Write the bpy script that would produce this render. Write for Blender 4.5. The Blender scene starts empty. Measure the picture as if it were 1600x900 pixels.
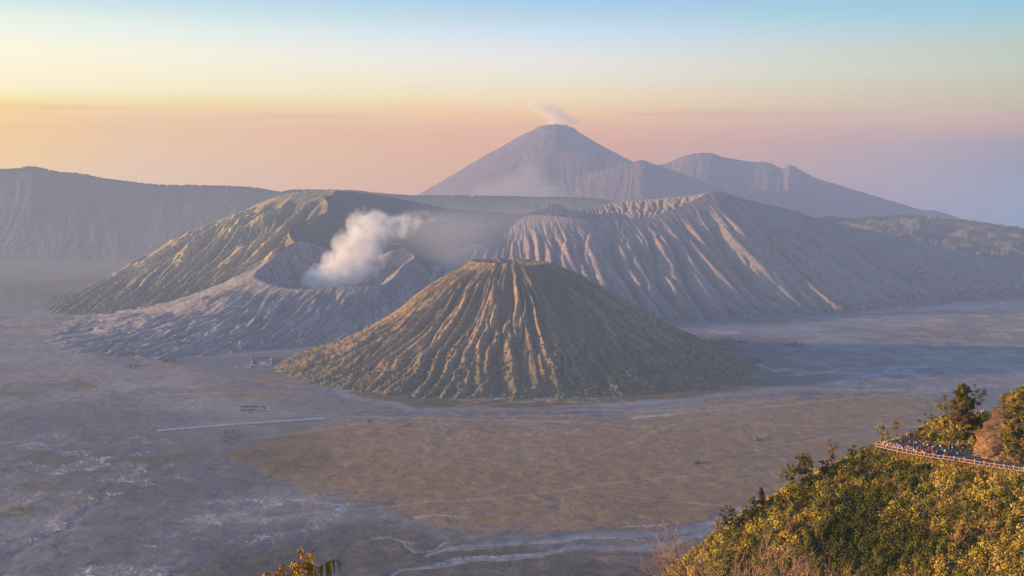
import bpy, bmesh, math, random
import numpy as np
from mathutils import Vector, Matrix
random.seed(7); rng = np.random.default_rng(11)
S = bpy.context.scene
COL = S.collection
R = math.radians

# ------------------------------------------------------------------ camera
CAMZ, F, HY = 650.0, 1900.0, 290.0          # eye height above the sand sea, focal length and eye level in 1600-wide pixels
cam = bpy.data.cameras.new('camera'); camo = bpy.data.objects.new('camera', cam); COL.objects.link(camo)
camo.location = (0, 0, CAMZ); camo.rotation_euler = (R(90), 0, 0)
cam.sensor_width = 36; cam.lens = 36 * F / 1600; cam.shift_y = -(450 - HY) / 1600
cam.clip_start = 0.5; cam.clip_end = 200000
S.camera = camo

# ------------------------------------------------------------------ sky, sun, exposure
SUN_EL, SUN_AZ = 8.0, 95.0                   # elevation; degrees to the left of the viewing direction
sa = R(90 + SUN_AZ)                           # world angle from +X
SUN = Vector((math.cos(sa) * math.cos(R(SUN_EL)), math.sin(sa) * math.cos(R(SUN_EL)), math.sin(R(SUN_EL))))
sd = bpy.data.lights.new('sun', 'SUN'); sun = bpy.data.objects.new('sun', sd); COL.objects.link(sun)
sd.energy = 5.0; sd.angle = R(1.8); sd.color = (1.0, 0.62, 0.29)
sun.rotation_euler = SUN.to_track_quat('Z', 'Y').to_euler()

def lin(c):
    return tuple(((x / 255) / 12.92 if x / 255 <= 0.04045 else ((x / 255 + 0.055) / 1.055) ** 2.4) for x in c)

W = bpy.data.worlds.new('World'); S.world = W; W.use_nodes = True
nt = W.node_tree; nt.nodes.clear()
def N(t, **k):
    n = nt.nodes.new(t)
    for a, b in k.items(): setattr(n, a, b)
    return n
def mth(op, a, b=None, c=None, clamp=False):
    n = N('ShaderNodeMath', operation=op, use_clamp=clamp)
    for i, v in enumerate((a, b, c)):
        if v is None: continue
        if isinstance(v, (int, float)): n.inputs[i].default_value = v
        else: nt.links.new(v, n.inputs[i])
    return n.outputs[0]
tc = N('ShaderNodeTexCoord'); sep = N('ShaderNodeSeparateXYZ'); nt.links.new(tc.outputs['Generated'], sep.inputs[0])
zz = sep.outputs[2]
hl = mth('SQRT', mth('MAXIMUM', mth('SUBTRACT', 1.0, mth('MULTIPLY', zz, zz)), 1e-4))
sdot = mth('DIVIDE', mth('ADD', mth('MULTIPLY', sep.outputs[0], math.cos(sa)), mth('MULTIPLY', sep.outputs[1], math.sin(sa))), hl)
# faint horizontal unevenness of the smog layer
nz = N('ShaderNodeTexNoise'); nz.inputs['Scale'].default_value = 1.0; nz.inputs['Detail'].default_value = 4
mp = N('ShaderNodeMapping'); mp.inputs['Scale'].default_value = (3.0, 3.0, 60.0)
nt.links.new(tc.outputs['Generated'], mp.inputs[0]); nt.links.new(mp.outputs[0], nz.inputs['Vector'])
zw = mth('ADD', zz, mth('MULTIPLY', mth('SUBTRACT', nz.outputs[0], 0.5), 0.0035))
Z0, Z1 = -0.04, 0.26
tpos = mth('DIVIDE', mth('SUBTRACT', zw, Z0), Z1 - Z0, clamp=True)
def ypx(y): return math.sin(math.atan((HY - y) / F))
# sky radiance by height (rows given as photo rows) towards the sun side, straight ahead and away from the sun
SKY_Y = [345, 300, 260, 230, 205, 190, 175, 165, 150, 120, 90, 65, 45, 25, 0, -90, -200]
SKY_T = [[(232,200,180),(234,201,176),(238,201,166),(242,201,154),(246,201,145),(248,205,137),(250,215,145),(252,226,160),(253,238,200),(253,240,210),(252,244,220),(242,243,228),(232,240,230),(216,232,232),(200,225,232),(175,208,232),(140,185,232)],
         [(216,180,172),(219,182,168),(223,185,165),(228,187,162),(232,190,160),(237,199,163),(240,208,170),(241,215,180),(242,222,190),(238,230,212),(232,232,228),(218,228,234),(205,224,236),(190,215,230),(172,208,236),(145,190,230),(110,165,228)],
         [(165,170,195),(165,168,192),(165,163,184),(172,162,178),(196,170,172),(199,177,172),(200,184,172),(199,187,173),(198,190,175),(196,200,190),(190,200,190),(180,202,206),(168,200,212),(156,199,218),(150,195,220),(128,180,220),(98,155,222)]]
SKY_E = [[[0.433, 0.2723, 0.1203], [0.4462, 0.2778, 0.1017], [0.473, 0.2778, 0.0578], [0.5003, 0.2778, 0.01], [0.5283, 0.2778, 0.01], [0.5426, 0.2997, 0.01], [0.557, 0.3572, 0.01], [0.5715, 0.4245, 0.033], [0.5788, 0.5031, 0.2211], [0.5599, 0.4997, 0.2747], [0.5204, 0.4932, 0.3217], [0.4444, 0.4687, 0.3566], [0.3833, 0.4413, 0.3616], [0.3033, 0.3927, 0.3669], [0.2354, 0.3532, 0.3621], [0.1469, 0.2806, 0.3621], [0.0481, 0.1941, 0.3621]], [[0.3469, 0.1094, 0.0265], [0.37, 0.1215, 0.01], [0.4014, 0.14, 0.01], [0.4418, 0.1525, 0.01], [0.4749, 0.1716, 0.01], [0.5174, 0.2315, 0.01], [0.5435, 0.2949, 0.0152], [0.5353, 0.3404, 0.0823], [0.5138, 0.3759, 0.1512], [0.449, 0.4033, 0.2773], [0.3934, 0.397, 0.3578], [0.3125, 0.3654, 0.3821], [0.2512, 0.3402, 0.3868], [0.1914, 0.2955, 0.3525], [0.132, 0.2639, 0.3768], [0.0552, 0.1951, 0.3486], [0.01, 0.1127, 0.3394]], [[0.0907, 0.1283, 0.1875], [0.0907, 0.1193, 0.1713], [0.0907, 0.0973, 0.1298], [0.1222, 0.093, 0.1002], [0.2433, 0.1283, 0.0718], [0.2599, 0.161, 0.0718], [0.2656, 0.1955, 0.0718], [0.2599, 0.2108, 0.0765], [0.2544, 0.2264, 0.0858], [0.2393, 0.2721, 0.1682], [0.209, 0.2638, 0.1754], [0.1694, 0.2676, 0.2478], [0.1292, 0.256, 0.2739], [0.0952, 0.2495, 0.2991], [0.0828, 0.2321, 0.3057], [0.0298, 0.1791, 0.3057], [0.01, 0.1027, 0.3145]]]  #EMIT
def ramp(col):
    r = N('ShaderNodeValToRGB'); cr = r.color_ramp
    while len(cr.elements) > 1: cr.elements.remove(cr.elements[-1])
    for i, y in enumerate(SKY_Y):
        p = (ypx(y) - Z0) / (Z1 - Z0); e = cr.elements[0] if i == 0 else cr.elements.new(p)
        e.position = p; e.color = (*(SKY_E[col][i] if SKY_E else lin(SKY_T[col][i])), 1)
    nt.links.new(tpos, r.inputs[0]); return r.outputs[0]
# thin darker cloud streaks low in the sky on the sun side
nz2 = N('ShaderNodeTexNoise'); nz2.inputs['Scale'].default_value = 1.0; nz2.inputs['Detail'].default_value = 5
mp2 = N('ShaderNodeMapping'); mp2.inputs['Scale'].default_value = (7.0, 7.0, 260.0); mp2.inputs['Location'].default_value = (3.1, 1.7, 0.4)
nt.links.new(tc.outputs['Generated'], mp2.inputs[0]); nt.links.new(mp2.outputs[0], nz2.inputs['Vector'])
def band(c, w): return mth('MAXIMUM', mth('SUBTRACT', 1.0, mth('ABSOLUTE', mth('DIVIDE', mth('SUBTRACT', zz, c), w))), 0.0)
streak = mth('MULTIPLY', mth('MULTIPLY', mth('SUBTRACT', nz2.outputs[0], 0.46), 7.0, clamp=True), mth('ADD', band(ypx(178), 0.006), mth('MULTIPLY', band(ypx(206), 0.016), 0.35)))
rl, rm, rr = ramp(0), ramp(1), ramp(2)
def mix(f, a, b):
    n = N('ShaderNodeMix', data_type='RGBA'); n.clamp_factor = True
    nt.links.new(f, n.inputs[0]); nt.links.new(a, n.inputs[6]); nt.links.new(b, n.inputs[7]); return n.outputs[2]
cL, cM, cR = (math.cos(R(SUN_AZ + d)) for d in (-22.8, 2.0, 22.8))
f1 = mth('DIVIDE', mth('SUBTRACT', sdot, cM), cL - cM, clamp=True)
f2 = mth('DIVIDE', mth('SUBTRACT', cM, sdot), cM - cR, clamp=True)
low = mix(f2, mix(f1, rm, rl), rr)
sm_ = N('ShaderNodeMix', data_type='RGBA', blend_type='MULTIPLY'); nt.links.new(mth('MULTIPLY', streak, 0.55), sm_.inputs[0]); nt.links.new(low, sm_.inputs[6]); sm_.inputs[7].default_value = (0.70, 0.52, 0.50, 1); low = sm_.outputs[2]
sky = N('ShaderNodeTexSky', sky_type='NISHITA'); sky.sun_disc = False
sky.sun_elevation = R(SUN_EL); sky.sun_rotation = math.atan2(SUN.x, SUN.y)
sky.altitude = 2700; sky.air_density = 1.0; sky.dust_density = 1.0; sky.ozone_density = 1.5
sc_ = N('ShaderNodeMix', data_type='RGBA', blend_type='MULTIPLY'); sc_.inputs[0].default_value = 1
nt.links.new(sky.outputs[0], sc_.inputs[6]); sc_.inputs[7].default_value = (0.15, 0.15, 0.15, 1)
fz = mth('DIVIDE', mth('SUBTRACT', zz, 0.45), 0.55, clamp=True)
skyc = mix(fz, low, sc_.outputs[2])
bg = N('ShaderNodeBackground'); bg.inputs['Strength'].default_value = 1.0
nt.links.new(skyc, bg.inputs[0])
wo = N('ShaderNodeOutputWorld'); nt.links.new(bg.outputs[0], wo.inputs[0])
W.cycles.sampling_method = 'MANUAL'; W.cycles.sample_map_resolution = 512

S.view_settings.view_transform = 'Standard'; S.view_settings.look = 'None'
S.view_settings.exposure = 1.33; S.view_settings.gamma = 1.0
cy = S.cycles
cy.max_bounces = 8; cy.diffuse_bounces = 2; cy.glossy_bounces = 1; cy.transmission_bounces = 2
cy.transparent_max_bounces = 16; cy.volume_bounces = 6; cy.volume_max_steps = 256
cy.use_denoising = True; cy.caustics_reflective = False; cy.caustics_refractive = False

# ------------------------------------------------------------------ helpers
def P(px, py, Y): return np.array([(px - 800) / F * Y, Y, CAMZ - (py - HY) / F * Y])
def G(px, py, z=0.0):
    Y = F * (CAMZ - z) / (py - HY); return np.array([(px - 800) / F * Y, Y, z])
def PZ(px, Y, z): return np.array([(px - 800) / F * Y, Y, z])

def _hash(ix, iy, seed):
    h = (ix.astype(np.int64) * 374761393 + iy.astype(np.int64) * 668265263 + seed * 1442695040888963) & 0x7fffffff
    h = ((h ^ (h >> 13)) * 1274126177) & 0x7fffffff
    return (h ^ (h >> 16)) & 0xffff
def perlin(x, y, seed=0, per=None):
    x = np.asarray(x, float); y = np.asarray(y, float); x, y = np.broadcast_arrays(x, y)
    x0 = np.floor(x).astype(np.int64); y0 = np.floor(y).astype(np.int64); fx = x - x0; fy = y - y0
    def g(i, j, dx, dy):
        ii = i % per if per else i
        a = _hash(ii, j, seed) / 65536.0 * 2 * np.pi
        return np.cos(a) * dx + np.sin(a) * dy
    u = fx * fx * fx * (fx * (fx * 6 - 15) + 10); v = fy * fy * fy * (fy * (fy * 6 - 15) + 10)
    n00 = g(x0, y0, fx, fy); n10 = g(x0 + 1, y0, fx - 1, fy); n01 = g(x0, y0 + 1, fx, fy - 1); n11 = g(x0 + 1, y0 + 1, fx - 1, fy - 1)
    return ((n00 * (1 - u) + n10 * u) * (1 - v) + (n01 * (1 - u) + n11 * u) * v) * 1.5
def fbm(x, y, seed=0, o=4, per=None, gain=0.5):
    s = 0; a = 1.0
    for k in range(o):
        s = s + a * perlin(np.asarray(x) * 2 ** k, np.asarray(y) * 2 ** k, seed + k * 17, per * 2 ** k if per else None); a *= gain
    return s
def sst(a, b, x):
    t = np.clip((np.asarray(x, float) - a) / (b - a), 0, 1); return t * t * (3 - 2 * t)
def catmull(pts, n, closed=False, ts=None):
    p = np.array(pts, float); m = len(p)
    if ts is None: ts = np.linspace(0, m if closed else m - 1, n, endpoint=not closed)
    i = np.floor(ts).astype(int)
    if not closed: i = np.clip(i, 0, m - 2)
    f = (ts - i)[:, None]
    def q(k): return p[k % m] if closed else p[np.clip(k, 0, m - 1)]
    a, b, c, d = q(i - 1), q(i), q(i + 1), q(i + 2)
    return 0.5 * (2 * b + (c - a) * f + (2 * a - 5 * b + 4 * c - d) * f ** 2 + (3 * b - a - 3 * c + d) * f ** 3)

def mesh_np(name, V, Fq, mat=None, smooth=True, attrs=None, parent=None, mats=None, midx=None, link=True):
    me = bpy.data.meshes.new(name)
    V = np.asarray(V, np.float32); Fq = np.asarray(Fq, np.int32)
    k = Fq.shape[1]
    me.vertices.add(len(V)); me.vertices.foreach_set('co', V.ravel())
    me.loops.add(Fq.size); me.loops.foreach_set('vertex_index', Fq.ravel())
    me.polygons.add(len(Fq)); me.polygons.foreach_set('loop_start', np.arange(0, Fq.size, k, dtype=np.int32))
    me.polygons.foreach_set('loop_total', np.full(len(Fq), k, np.int32))
    if midx is not None: me.polygons.foreach_set('material_index', np.asarray(midx, np.int32))
    me.update(calc_edges=True)
    me.polygons.foreach_set('use_smooth', np.full(len(Fq), smooth, bool))
    for an, av in (attrs or {}).items():
        av = np.asarray(av, np.float32)
        if av.ndim == 1:
            a = me.attributes.new(an, 'FLOAT', 'POINT'); a.data.foreach_set('value', av)
        else:
            a = me.attributes.new(an, 'FLOAT_COLOR', 'POINT')
            if av.shape[1] == 3: av = np.concatenate([av, np.ones((len(av), 1), np.float32)], 1)
            a.data.foreach_set('color', av.ravel())
    for m in (mats or ([mat] if mat else [])): me.materials.append(m)
    if not link: return me
    o = bpy.data.objects.new(name, me); COL.objects.link(o)
    if parent: o.parent = parent
    return o
def gridfaces(nu, nv, closed=False, off=0):
    i = np.arange(nu if closed else nu - 1); j = np.arange(nv - 1)
    I, J = np.meshgrid(i, j, indexing='ij'); I2 = (I + 1) % nu
    return np.stack([I * nv + J, I2 * nv + J, I2 * nv + J + 1, I * nv + J + 1], -1).reshape(-1, 4) + off
def struct(o, label=None):
    o['kind'] = 'structure'
    if label: o['label'] = label
    return o
def tag(o, label, cat, group=None, kind=None):
    o['label'] = label; o['category'] = cat
    if group: o['group'] = group
    if kind: o['kind'] = kind
    return o

def gullies(X, Y, Z0, closed, amp, it=26, m=0.45, D=0.8, seed=1, start=0, jit=1.5, fade=None):
    """water-cut gullies: flow is routed ring by ring down the grid (axis 1 runs downhill), gathered, and cuts in proportion"""
    rg = np.random.default_rng(seed); nu, nv = Z0.shape; Z = Z0.copy() + rg.normal(0, jit, Z0.shape) * .5; ar = np.arange(nu)
    dx = np.hypot(np.roll(X, -1, 0) - X, np.roll(Y, -1, 0) - Y); dx = np.maximum(dx, .3)
    if not closed: dx[-1] = dx[-2]
    dv = np.hypot(np.diff(X, axis=1, append=X[:, -1:]), np.diff(Y, axis=1, append=Y[:, -1:])); dv[:, -1] = dv[:, -2]; dv = np.maximum(dv, .3)
    cell = dx * dv; ref = np.median(dx)
    for t in range(it):
        A = cell.copy()
        for j in range(start, nv - 1):
            z1 = Z[:, j + 1]; zl = np.roll(z1, 1); zr = np.roll(z1, -1)
            if not closed: zl[0] = 1e9; zr[-1] = 1e9
            c = np.stack([zl, z1, zr]); k = c.argmin(0) - 1
            A[:, j + 1] += np.bincount((ar + k) % nu, A[:, j], nu)
        inc = A ** m; inc[:, :start] = 0
        inc = inc / (inc[:, start:].mean() + 1e-9)
        loc = inc.mean(0, keepdims=True); inc = inc - loc
        Z = Z - inc * amp * .12
        lap = np.roll(Z, 1, 0) + np.roll(Z, -1, 0) - 2 * Z
        if not closed: lap[0] = lap[-1] = 0
        Z = Z + np.clip(D * (ref / dx) ** 2, .02, .24) * lap
        lv = np.zeros_like(Z); lv[:, 1:-1] = Z[:, 2:] + Z[:, :-2] - 2 * Z[:, 1:-1]; bl = lv - (np.roll(Z0, 0, 0) * 0); lz = np.zeros_like(Z); lz[:, 1:-1] = Z0[:, 2:] + Z0[:, :-2] - 2 * Z0[:, 1:-1]
        Z = Z + .12 * (lv - lz)
    Fd = Z - Z0; Fd = Fd - Fd.mean(0, keepdims=True); s_ = Fd[:, start + 5:].std() + 1e-9
    Fd = np.clip(Fd / s_, -3.2, 2.4) * amp
    return Fd * (1 if fade is None else fade)

# node material builder ---------------------------------------------------
class MB:
    def __init__(s, name, rough=0.95, spec=0.1):
        s.m = bpy.data.materials.new(name); s.m.use_nodes = True; s.t = s.m.node_tree
        s.b = s.t.nodes['Principled BSDF']; s.b.inputs['Roughness'].default_value = rough
        s.b.inputs['Specular IOR Level'].default_value = spec
        s.geo = s.t.nodes.new('ShaderNodeNewGeometry'); s.pos = s.geo.outputs['Position']
    def L(s, a, b): s.t.links.new(a, b)
    def noise(s, scale, detail=5, stretch=(1, 1, 1), rough=0.55, vec=None, dist=0.0):
        mpn = s.t.nodes.new('ShaderNodeMapping'); mpn.inputs['Scale'].default_value = tuple(scale * q for q in stretch)
        s.L(vec or s.pos, mpn.inputs[0]); n = s.t.nodes.new('ShaderNodeTexNoise')
        n.inputs['Scale'].default_value = 1; n.inputs['Detail'].default_value = detail
        n.inputs['Roughness'].default_value = rough; n.inputs['Distortion'].default_value = dist
        s.L(mpn.outputs[0], n.inputs['Vector']); return n.outputs[0]
    def attr(s, name):
        n = s.t.nodes.new('ShaderNodeAttribute'); n.attribute_name = name; return n
    def sep(s, c):
        n = s.t.nodes.new('ShaderNodeSeparateColor'); s.L(c, n.inputs[0]); return n.outputs
    def math(s, op, a, b=None, clamp=False):
        n = s.t.nodes.new('ShaderNodeMath'); n.operation = op; n.use_clamp = clamp
        for i, v in enumerate((a, b)):
            if v is None: continue
            if isinstance(v, (int, float)): n.inputs[i].default_value = v
            else: s.L(v, n.inputs[i])
        return n.outputs[0]
    def rng(s, f, a, b):
        n = s.t.nodes.new('ShaderNodeMapRange'); n.interpolation_type = 'SMOOTHSTEP'
        n.inputs[1].default_value = a; n.inputs[2].default_value = b; s.L(f, n.inputs[0]); return n.outputs[0]
    def mix(s, f, a, b, mode='MIX'):
        n = s.t.nodes.new('ShaderNodeMix'); n.data_type = 'RGBA'; n.blend_type = mode
        if isinstance(f, (int, float)): n.inputs[0].default_value = f
        else: s.L(f, n.inputs[0])
        for i, v in ((6, a), (7, b)):
            if isinstance(v, tuple): n.inputs[i].default_value = (*v[:3], 1)
            else: s.L(v, n.inputs[i])
        return n.outputs[2]
    def vary(s, col, f, lo, hi):
        v = s.t.nodes.new('ShaderNodeMapRange'); v.inputs[3].default_value = lo; v.inputs[4].default_value = hi
        v.inputs[1].default_value = 0.3; v.inputs[2].default_value = 0.7; v.clamp = True
        s.L(f, v.inputs[0]); cc = s.t.nodes.new('ShaderNodeCombineColor')
        for i in range(3): s.L(v.outputs[0], cc.inputs[i])
        return s.mix(1.0, col, cc.outputs[0], 'MULTIPLY')
    def done(s, col, bump=None, dist=1.0, strength=1.0):
        if isinstance(col, tuple): s.b.inputs['Base Color'].default_value = (*col, 1)
        else: s.L(col, s.b.inputs['Base Color'])
        if bump is not None:
            b = s.t.nodes.new('ShaderNodeBump'); b.inputs['Distance'].default_value = dist; b.inputs['Strength'].default_value = strength
            s.L(bump, b.inputs['Height']); s.L(b.outputs[0], s.b.inputs['Normal'])
        return s.m

# ------------------------------------------------------------------ rock, ash and slope materials
def slope_mat(name, base, alt, veg, crest, nscale, bumpd, vegn=(0.45, 0.6), streak=None):
    """base ground, alt patches, veg by attribute mask r (vegetation cover, also painting gullies darker like shade), crest by attribute mask g (bare rib crests, also painted paler as if sunlit)"""
    m = MB(name)
    a = m.sep(m.attr('mask').outputs['Color'])
    n1 = m.noise(nscale, 6); n2 = m.noise(nscale * 5, 5); n3 = m.noise(nscale * 22, 4)
    c = m.mix(m.rng(n1, 0.4, 0.6), base, alt)
    c = m.mix(m.math('MULTIPLY', a[1], m.rng(n2, 0.3, 0.6)), c, crest)
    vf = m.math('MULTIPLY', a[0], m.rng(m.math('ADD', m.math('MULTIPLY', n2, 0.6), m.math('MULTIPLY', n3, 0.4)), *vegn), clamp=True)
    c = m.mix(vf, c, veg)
    c = m.vary(c, n3, 0.72, 1.28); c = m.vary(c, n2, 0.85, 1.15)
    h = m.math('ADD', m.math('MULTIPLY', n2, 1.0), m.math('MULTIPLY', n3, 0.35))
    return m.done(c, h, bumpd)

M_batok = slope_mat('cone_slope', (0.205, 0.145, 0.085), (0.118, 0.112, 0.055), (0.036, 0.054, 0.030), (0.38, 0.235, 0.125), 0.012, 10.0)  # veg tone darkened to deepen the cone's shaded side
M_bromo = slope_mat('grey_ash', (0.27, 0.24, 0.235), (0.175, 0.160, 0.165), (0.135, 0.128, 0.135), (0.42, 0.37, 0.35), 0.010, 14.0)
M_wido = slope_mat('ridged_ash_slope', (0.255, 0.195, 0.172), (0.20, 0.160, 0.145), (0.085, 0.10, 0.08), (0.27, 0.20, 0.172), 0.006, 12.0)
M_green = slope_mat('grassy_slope', (0.145, 0.130, 0.062), (0.22, 0.17, 0.080), (0.055, 0.070, 0.038), (0.46, 0.33, 0.12), 0.006, 8.0)  # golden base and crest tones put sunlight into the flank colour
M_valley = slope_mat('shade_toned_grass_slope', (0.052, 0.062, 0.040), (0.075, 0.075, 0.045), (0.040, 0.052, 0.034), (0.09, 0.085, 0.05), 0.006, 8.0)  # darker grass tone with the slope's shade put into the colour
M_wall = slope_mat('forested_wall', (0.090, 0.088, 0.062), (0.115, 0.10, 0.07), (0.055, 0.062, 0.045), (0.10, 0.092, 0.065), 0.004, 22.0)
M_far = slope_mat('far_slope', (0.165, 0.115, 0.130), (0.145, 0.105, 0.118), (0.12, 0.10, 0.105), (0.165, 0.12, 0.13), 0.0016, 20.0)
M_hills = slope_mat('dry_hills', (0.085, 0.082, 0.058), (0.20, 0.145, 0.10), (0.045, 0.055, 0.042), (0.13, 0.11, 0.08), 0.0030, 14.0)

# ------------------------------------------------------------------ terrain builders
def loft(name, top, bot, nu, nv, mat, prof=1.25, disp=None, crest_noise=0.0, seed=0, label=None, vpow=1.0, gul=None):
    T = catmull(top, nu); B = catmull(bot, nu)
    u = np.linspace(0, 1, nu); v = np.linspace(0, 1, nv) ** vpow
    cnz = crest_noise * fbm(u * nu / 6, np.zeros(nu), seed + 91, 3) if crest_noise else np.zeros(nu)
    U, Vv = np.meshgrid(u, v, indexing='ij')
    X = T[:, None, :2] * (1 - Vv[..., None]) + B[:, None, :2] * Vv[..., None]
    zf = (1 - Vv) ** prof
    Zc = B[:, None, 2] + (T[:, None, 2] - B[:, None, 2]) * zf
    Zc = Zc + cnz[:, None] * (1 - sst(0, .07, Vv))
    dz, ms = (disp(U, Vv, X) if disp else (0 * U, None))
    Zc = Zc + dz
    if gul:
        fade = sst(gul[1], gul[1] + .22, Vv) * (1 - sst(.86, 1.0, Vv)); Fd = gullies(X[..., 0], X[..., 1], Zc, False, gul[0], it=24, m=.42, D=gul[2], seed=seed + 3, fade=fade); Zc = Zc + Fd
        if ms is not None: ms = (np.clip(ms[0] - Fd / gul[0] * .18, 0, 1), np.clip(ms[1] + Fd / gul[0] * .3, 0, 1), ms[2])  # relief tints the cover: gullies painted darker, crests paler
    V = np.concatenate([X, Zc[..., None]], -1).reshape(-1, 3)
    mk = np.zeros((nu * nv, 3)) if ms is None else np.stack([q.ravel() for q in ms], -1)
    o = mesh_np(name, V, gridfaces(nu, nv), mat, attrs={'mask': mk})
    return struct(o, label)

def ribs(U, V, freq, seed, sharp, warp=0.5, per=None, vf=1.0):
    """anisotropic ridged noise. sharp>0: knife crests, sharp<0: round ribs with sharp gullies; returns about -1..1"""
    w = warp * perlin(U * freq * 0.45 + 7, V * 2.2 * vf, seed + 5) if not per else warp * perlin(U * int(freq * 0.45), V * 2.2 * vf, seed + 5, int(freq * 0.45))
    n = perlin(U * freq + w, V * 0.9 * vf, seed, int(per * freq) if per else None)
    r = np.abs(n) * 2.0
    r = np.minimum(r, 1.4)
    return (1 - r) if sharp > 0 else (r - 0.45) * 1.3
# ------------------------------------------------------------------ the squat ribbed cone in the middle
BX, BY = 0.0, 4450.0
def batok():
    nv = 270; th = np.concatenate([np.linspace(0.25, np.pi - 0.25, 130, endpoint=False), np.linspace(np.pi - 0.25, 2 * np.pi + 0.25, 800, endpoint=False)]); nu = len(th); s = np.linspace(-0.2, 1.12, nv)
    U, Sv = np.meshgrid(th / (2 * np.pi), s, indexing='ij'); TH = U * 2 * np.pi
    cx, sx = np.cos(TH), np.sin(TH)
    rim = 158 + 16 * perlin(U * 7, 0 * U, 3, 7) + 5 * perlin(U * 40, 0 * U, 4, 40)
    sa_ = [0, .06, .16, .30, .45, .62, .8, .92, 1.0, 1.12]
    zl = np.interp(Sv, sa_, [366, 338, 295, 226, 158, 96, 44, 22, 8, -25])
    zr = np.interp(Sv, sa_, [368, 350, 314, 258, 196, 128, 64, 30, 8, -25])
    zf = np.interp(Sv, sa_, [370, 350, 312, 250, 184, 116, 48, 14, -4, -30])
    wl = np.clip(-cx, 0, 1) ** 2; wr = np.clip(cx, 0, 1) ** 2; wf = np.clip(1 - wl - wr, 0, 1)
    base = 800 * wl + 830 * wr + 735 * wf + 16 * perlin(U * 16, 0 * U, 9, 16)
    Zp = (zl * wl + zr * wr + zf * wf)
    s0 = np.clip(Sv, 0, 1.2)
    n1f = 56
    wob = 0.85 * perlin(U * 20, s0 * 2.0, 21, 20) + .4 * perlin(U * 44, s0 * 4, 22, 44)
    n = perlin(U * n1f + wob, s0 * 1.3 + 3, 5, None if False else n1f)
    r1 = 1 - np.minimum(np.abs(n) * 2.3, 1.6)                       # big knife-edged ribs
    n2 = perlin(U * 120 + 1.3 * wob + 0.5 * perlin(U * 60, s0 * 5, 31, 60), s0 * 3, 8, 120)
    r2 = 1 - np.minimum(np.abs(n2) * 2.3, 1.6)
    n3 = perlin(U * 300 + 0.8 * perlin(U * 90, s0 * 9, 32, 90), s0 * 9, 12, 300)
    r3 = 1 - np.minimum(np.abs(n3) * 2.2, 1.6)
    mod = 0.62 + 0.75 * sst(-.35, .4, perlin(U * 13, s0 * 1.2, 55, 13))
    rt = sst(0.12, 0.5, cx)
    r1 = r1 * (1 - rt) + (0.62 - 0.85 * r1) * rt; r2 = r2 * (1 - .8 * rt) + (0.6 - r2) * .8 * rt
    A = sst(0.0, 0.30, s0) * (1 - 0.35 * sst(0.7, 1.05, s0))
    left = sst(-0.5, 0.5, -cx)
    dz = (A * 16 * mod * (1 - .35 * rt)) * (r1 - 0.35) + A * 4 * (r2 - 0.3) + (0.3 + A) * 3.0 * (r3 - 0.3)
    dz += sst(0.02, 0.1, s0) * (1 - sst(0.2, 0.5, s0)) * 6 * (r2 - 0.3)
    lump = fbm(U * 150, s0 * 26, 77, 3, 150)
    dz += sst(0.62, 0.85, s0) * (1 - sst(1.0, 1.1, s0)) * 3.5 * np.clip(lump, -0.3, 1)
    rad = np.where(Sv < 0, rim * (1 + Sv * 5), rim + (base - rim) * s0)
    rad = np.maximum(rad, 0)
    rad = rad + A * (5 * r1)
    top = np.where(Sv < 0, 372 - 26 * sst(0, 0.14, -Sv) + 3.5 * fbm(cx * rad / 45, sx * rad / 45, 6, 3), Zp)
    tilt = -6 * cx * np.clip(1 - s0 * 1.2, 0, 1) + (5 * perlin(U * 9, 0 * U, 41, 9) + 3 * perlin(U * 34, 0 * U, 42, 34)) * np.clip(1 - s0 * 4, 0, 1)
    Z = top + np.where(Sv < 0, 0, dz) + tilt
    X = BX + rad * cx; Y = BY + rad * sx
    st_ = int(np.argmin(np.abs(s - 0.0)))
    Fd = gullies(X, Y, Z, True, 9.5, it=30, m=.46, D=.28, seed=3, start=st_, fade=sst(0.0, .18, s0) * (1 - .5 * sst(.8, 1.05, s0)) * (.55 + .8 * sst(-.4, .4, fbm(U * 9, s0 * 2.5, 66, 3, 9))) * (1 + .55 * rt))
    Z = Z + Fd
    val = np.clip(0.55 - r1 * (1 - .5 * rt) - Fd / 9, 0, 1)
    veg = np.clip(0.30 + 0.55 * val + 0.75 * sst(0.50, 0.9, s0) * (0.6 + 0.5 * np.clip(cx + 0.35, 0, 1)) - 0.6 * left * (1 - s0), 0, 1)  # scrub cover; its dark tone also paints shade into the gullies
    crest = sst(0.35, 1.0, r1 + Fd / 16) * (1 - 0.75 * sst(0.6, 0.95, s0))  # bare crests, with some of their sunlit edge painted in
    V = np.stack([X, Y, Z], -1).reshape(-1, 3)
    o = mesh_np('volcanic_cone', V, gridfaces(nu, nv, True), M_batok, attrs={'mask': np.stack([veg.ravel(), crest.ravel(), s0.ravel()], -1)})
    struct(o, 'squat flat-topped volcanic cone with knife-edged ribs, standing in the middle of the sand sea')
    return X, Y, Z, Sv, val, cx
bX, bY, bZ, bS, bVal, bCx = batok()

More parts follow.
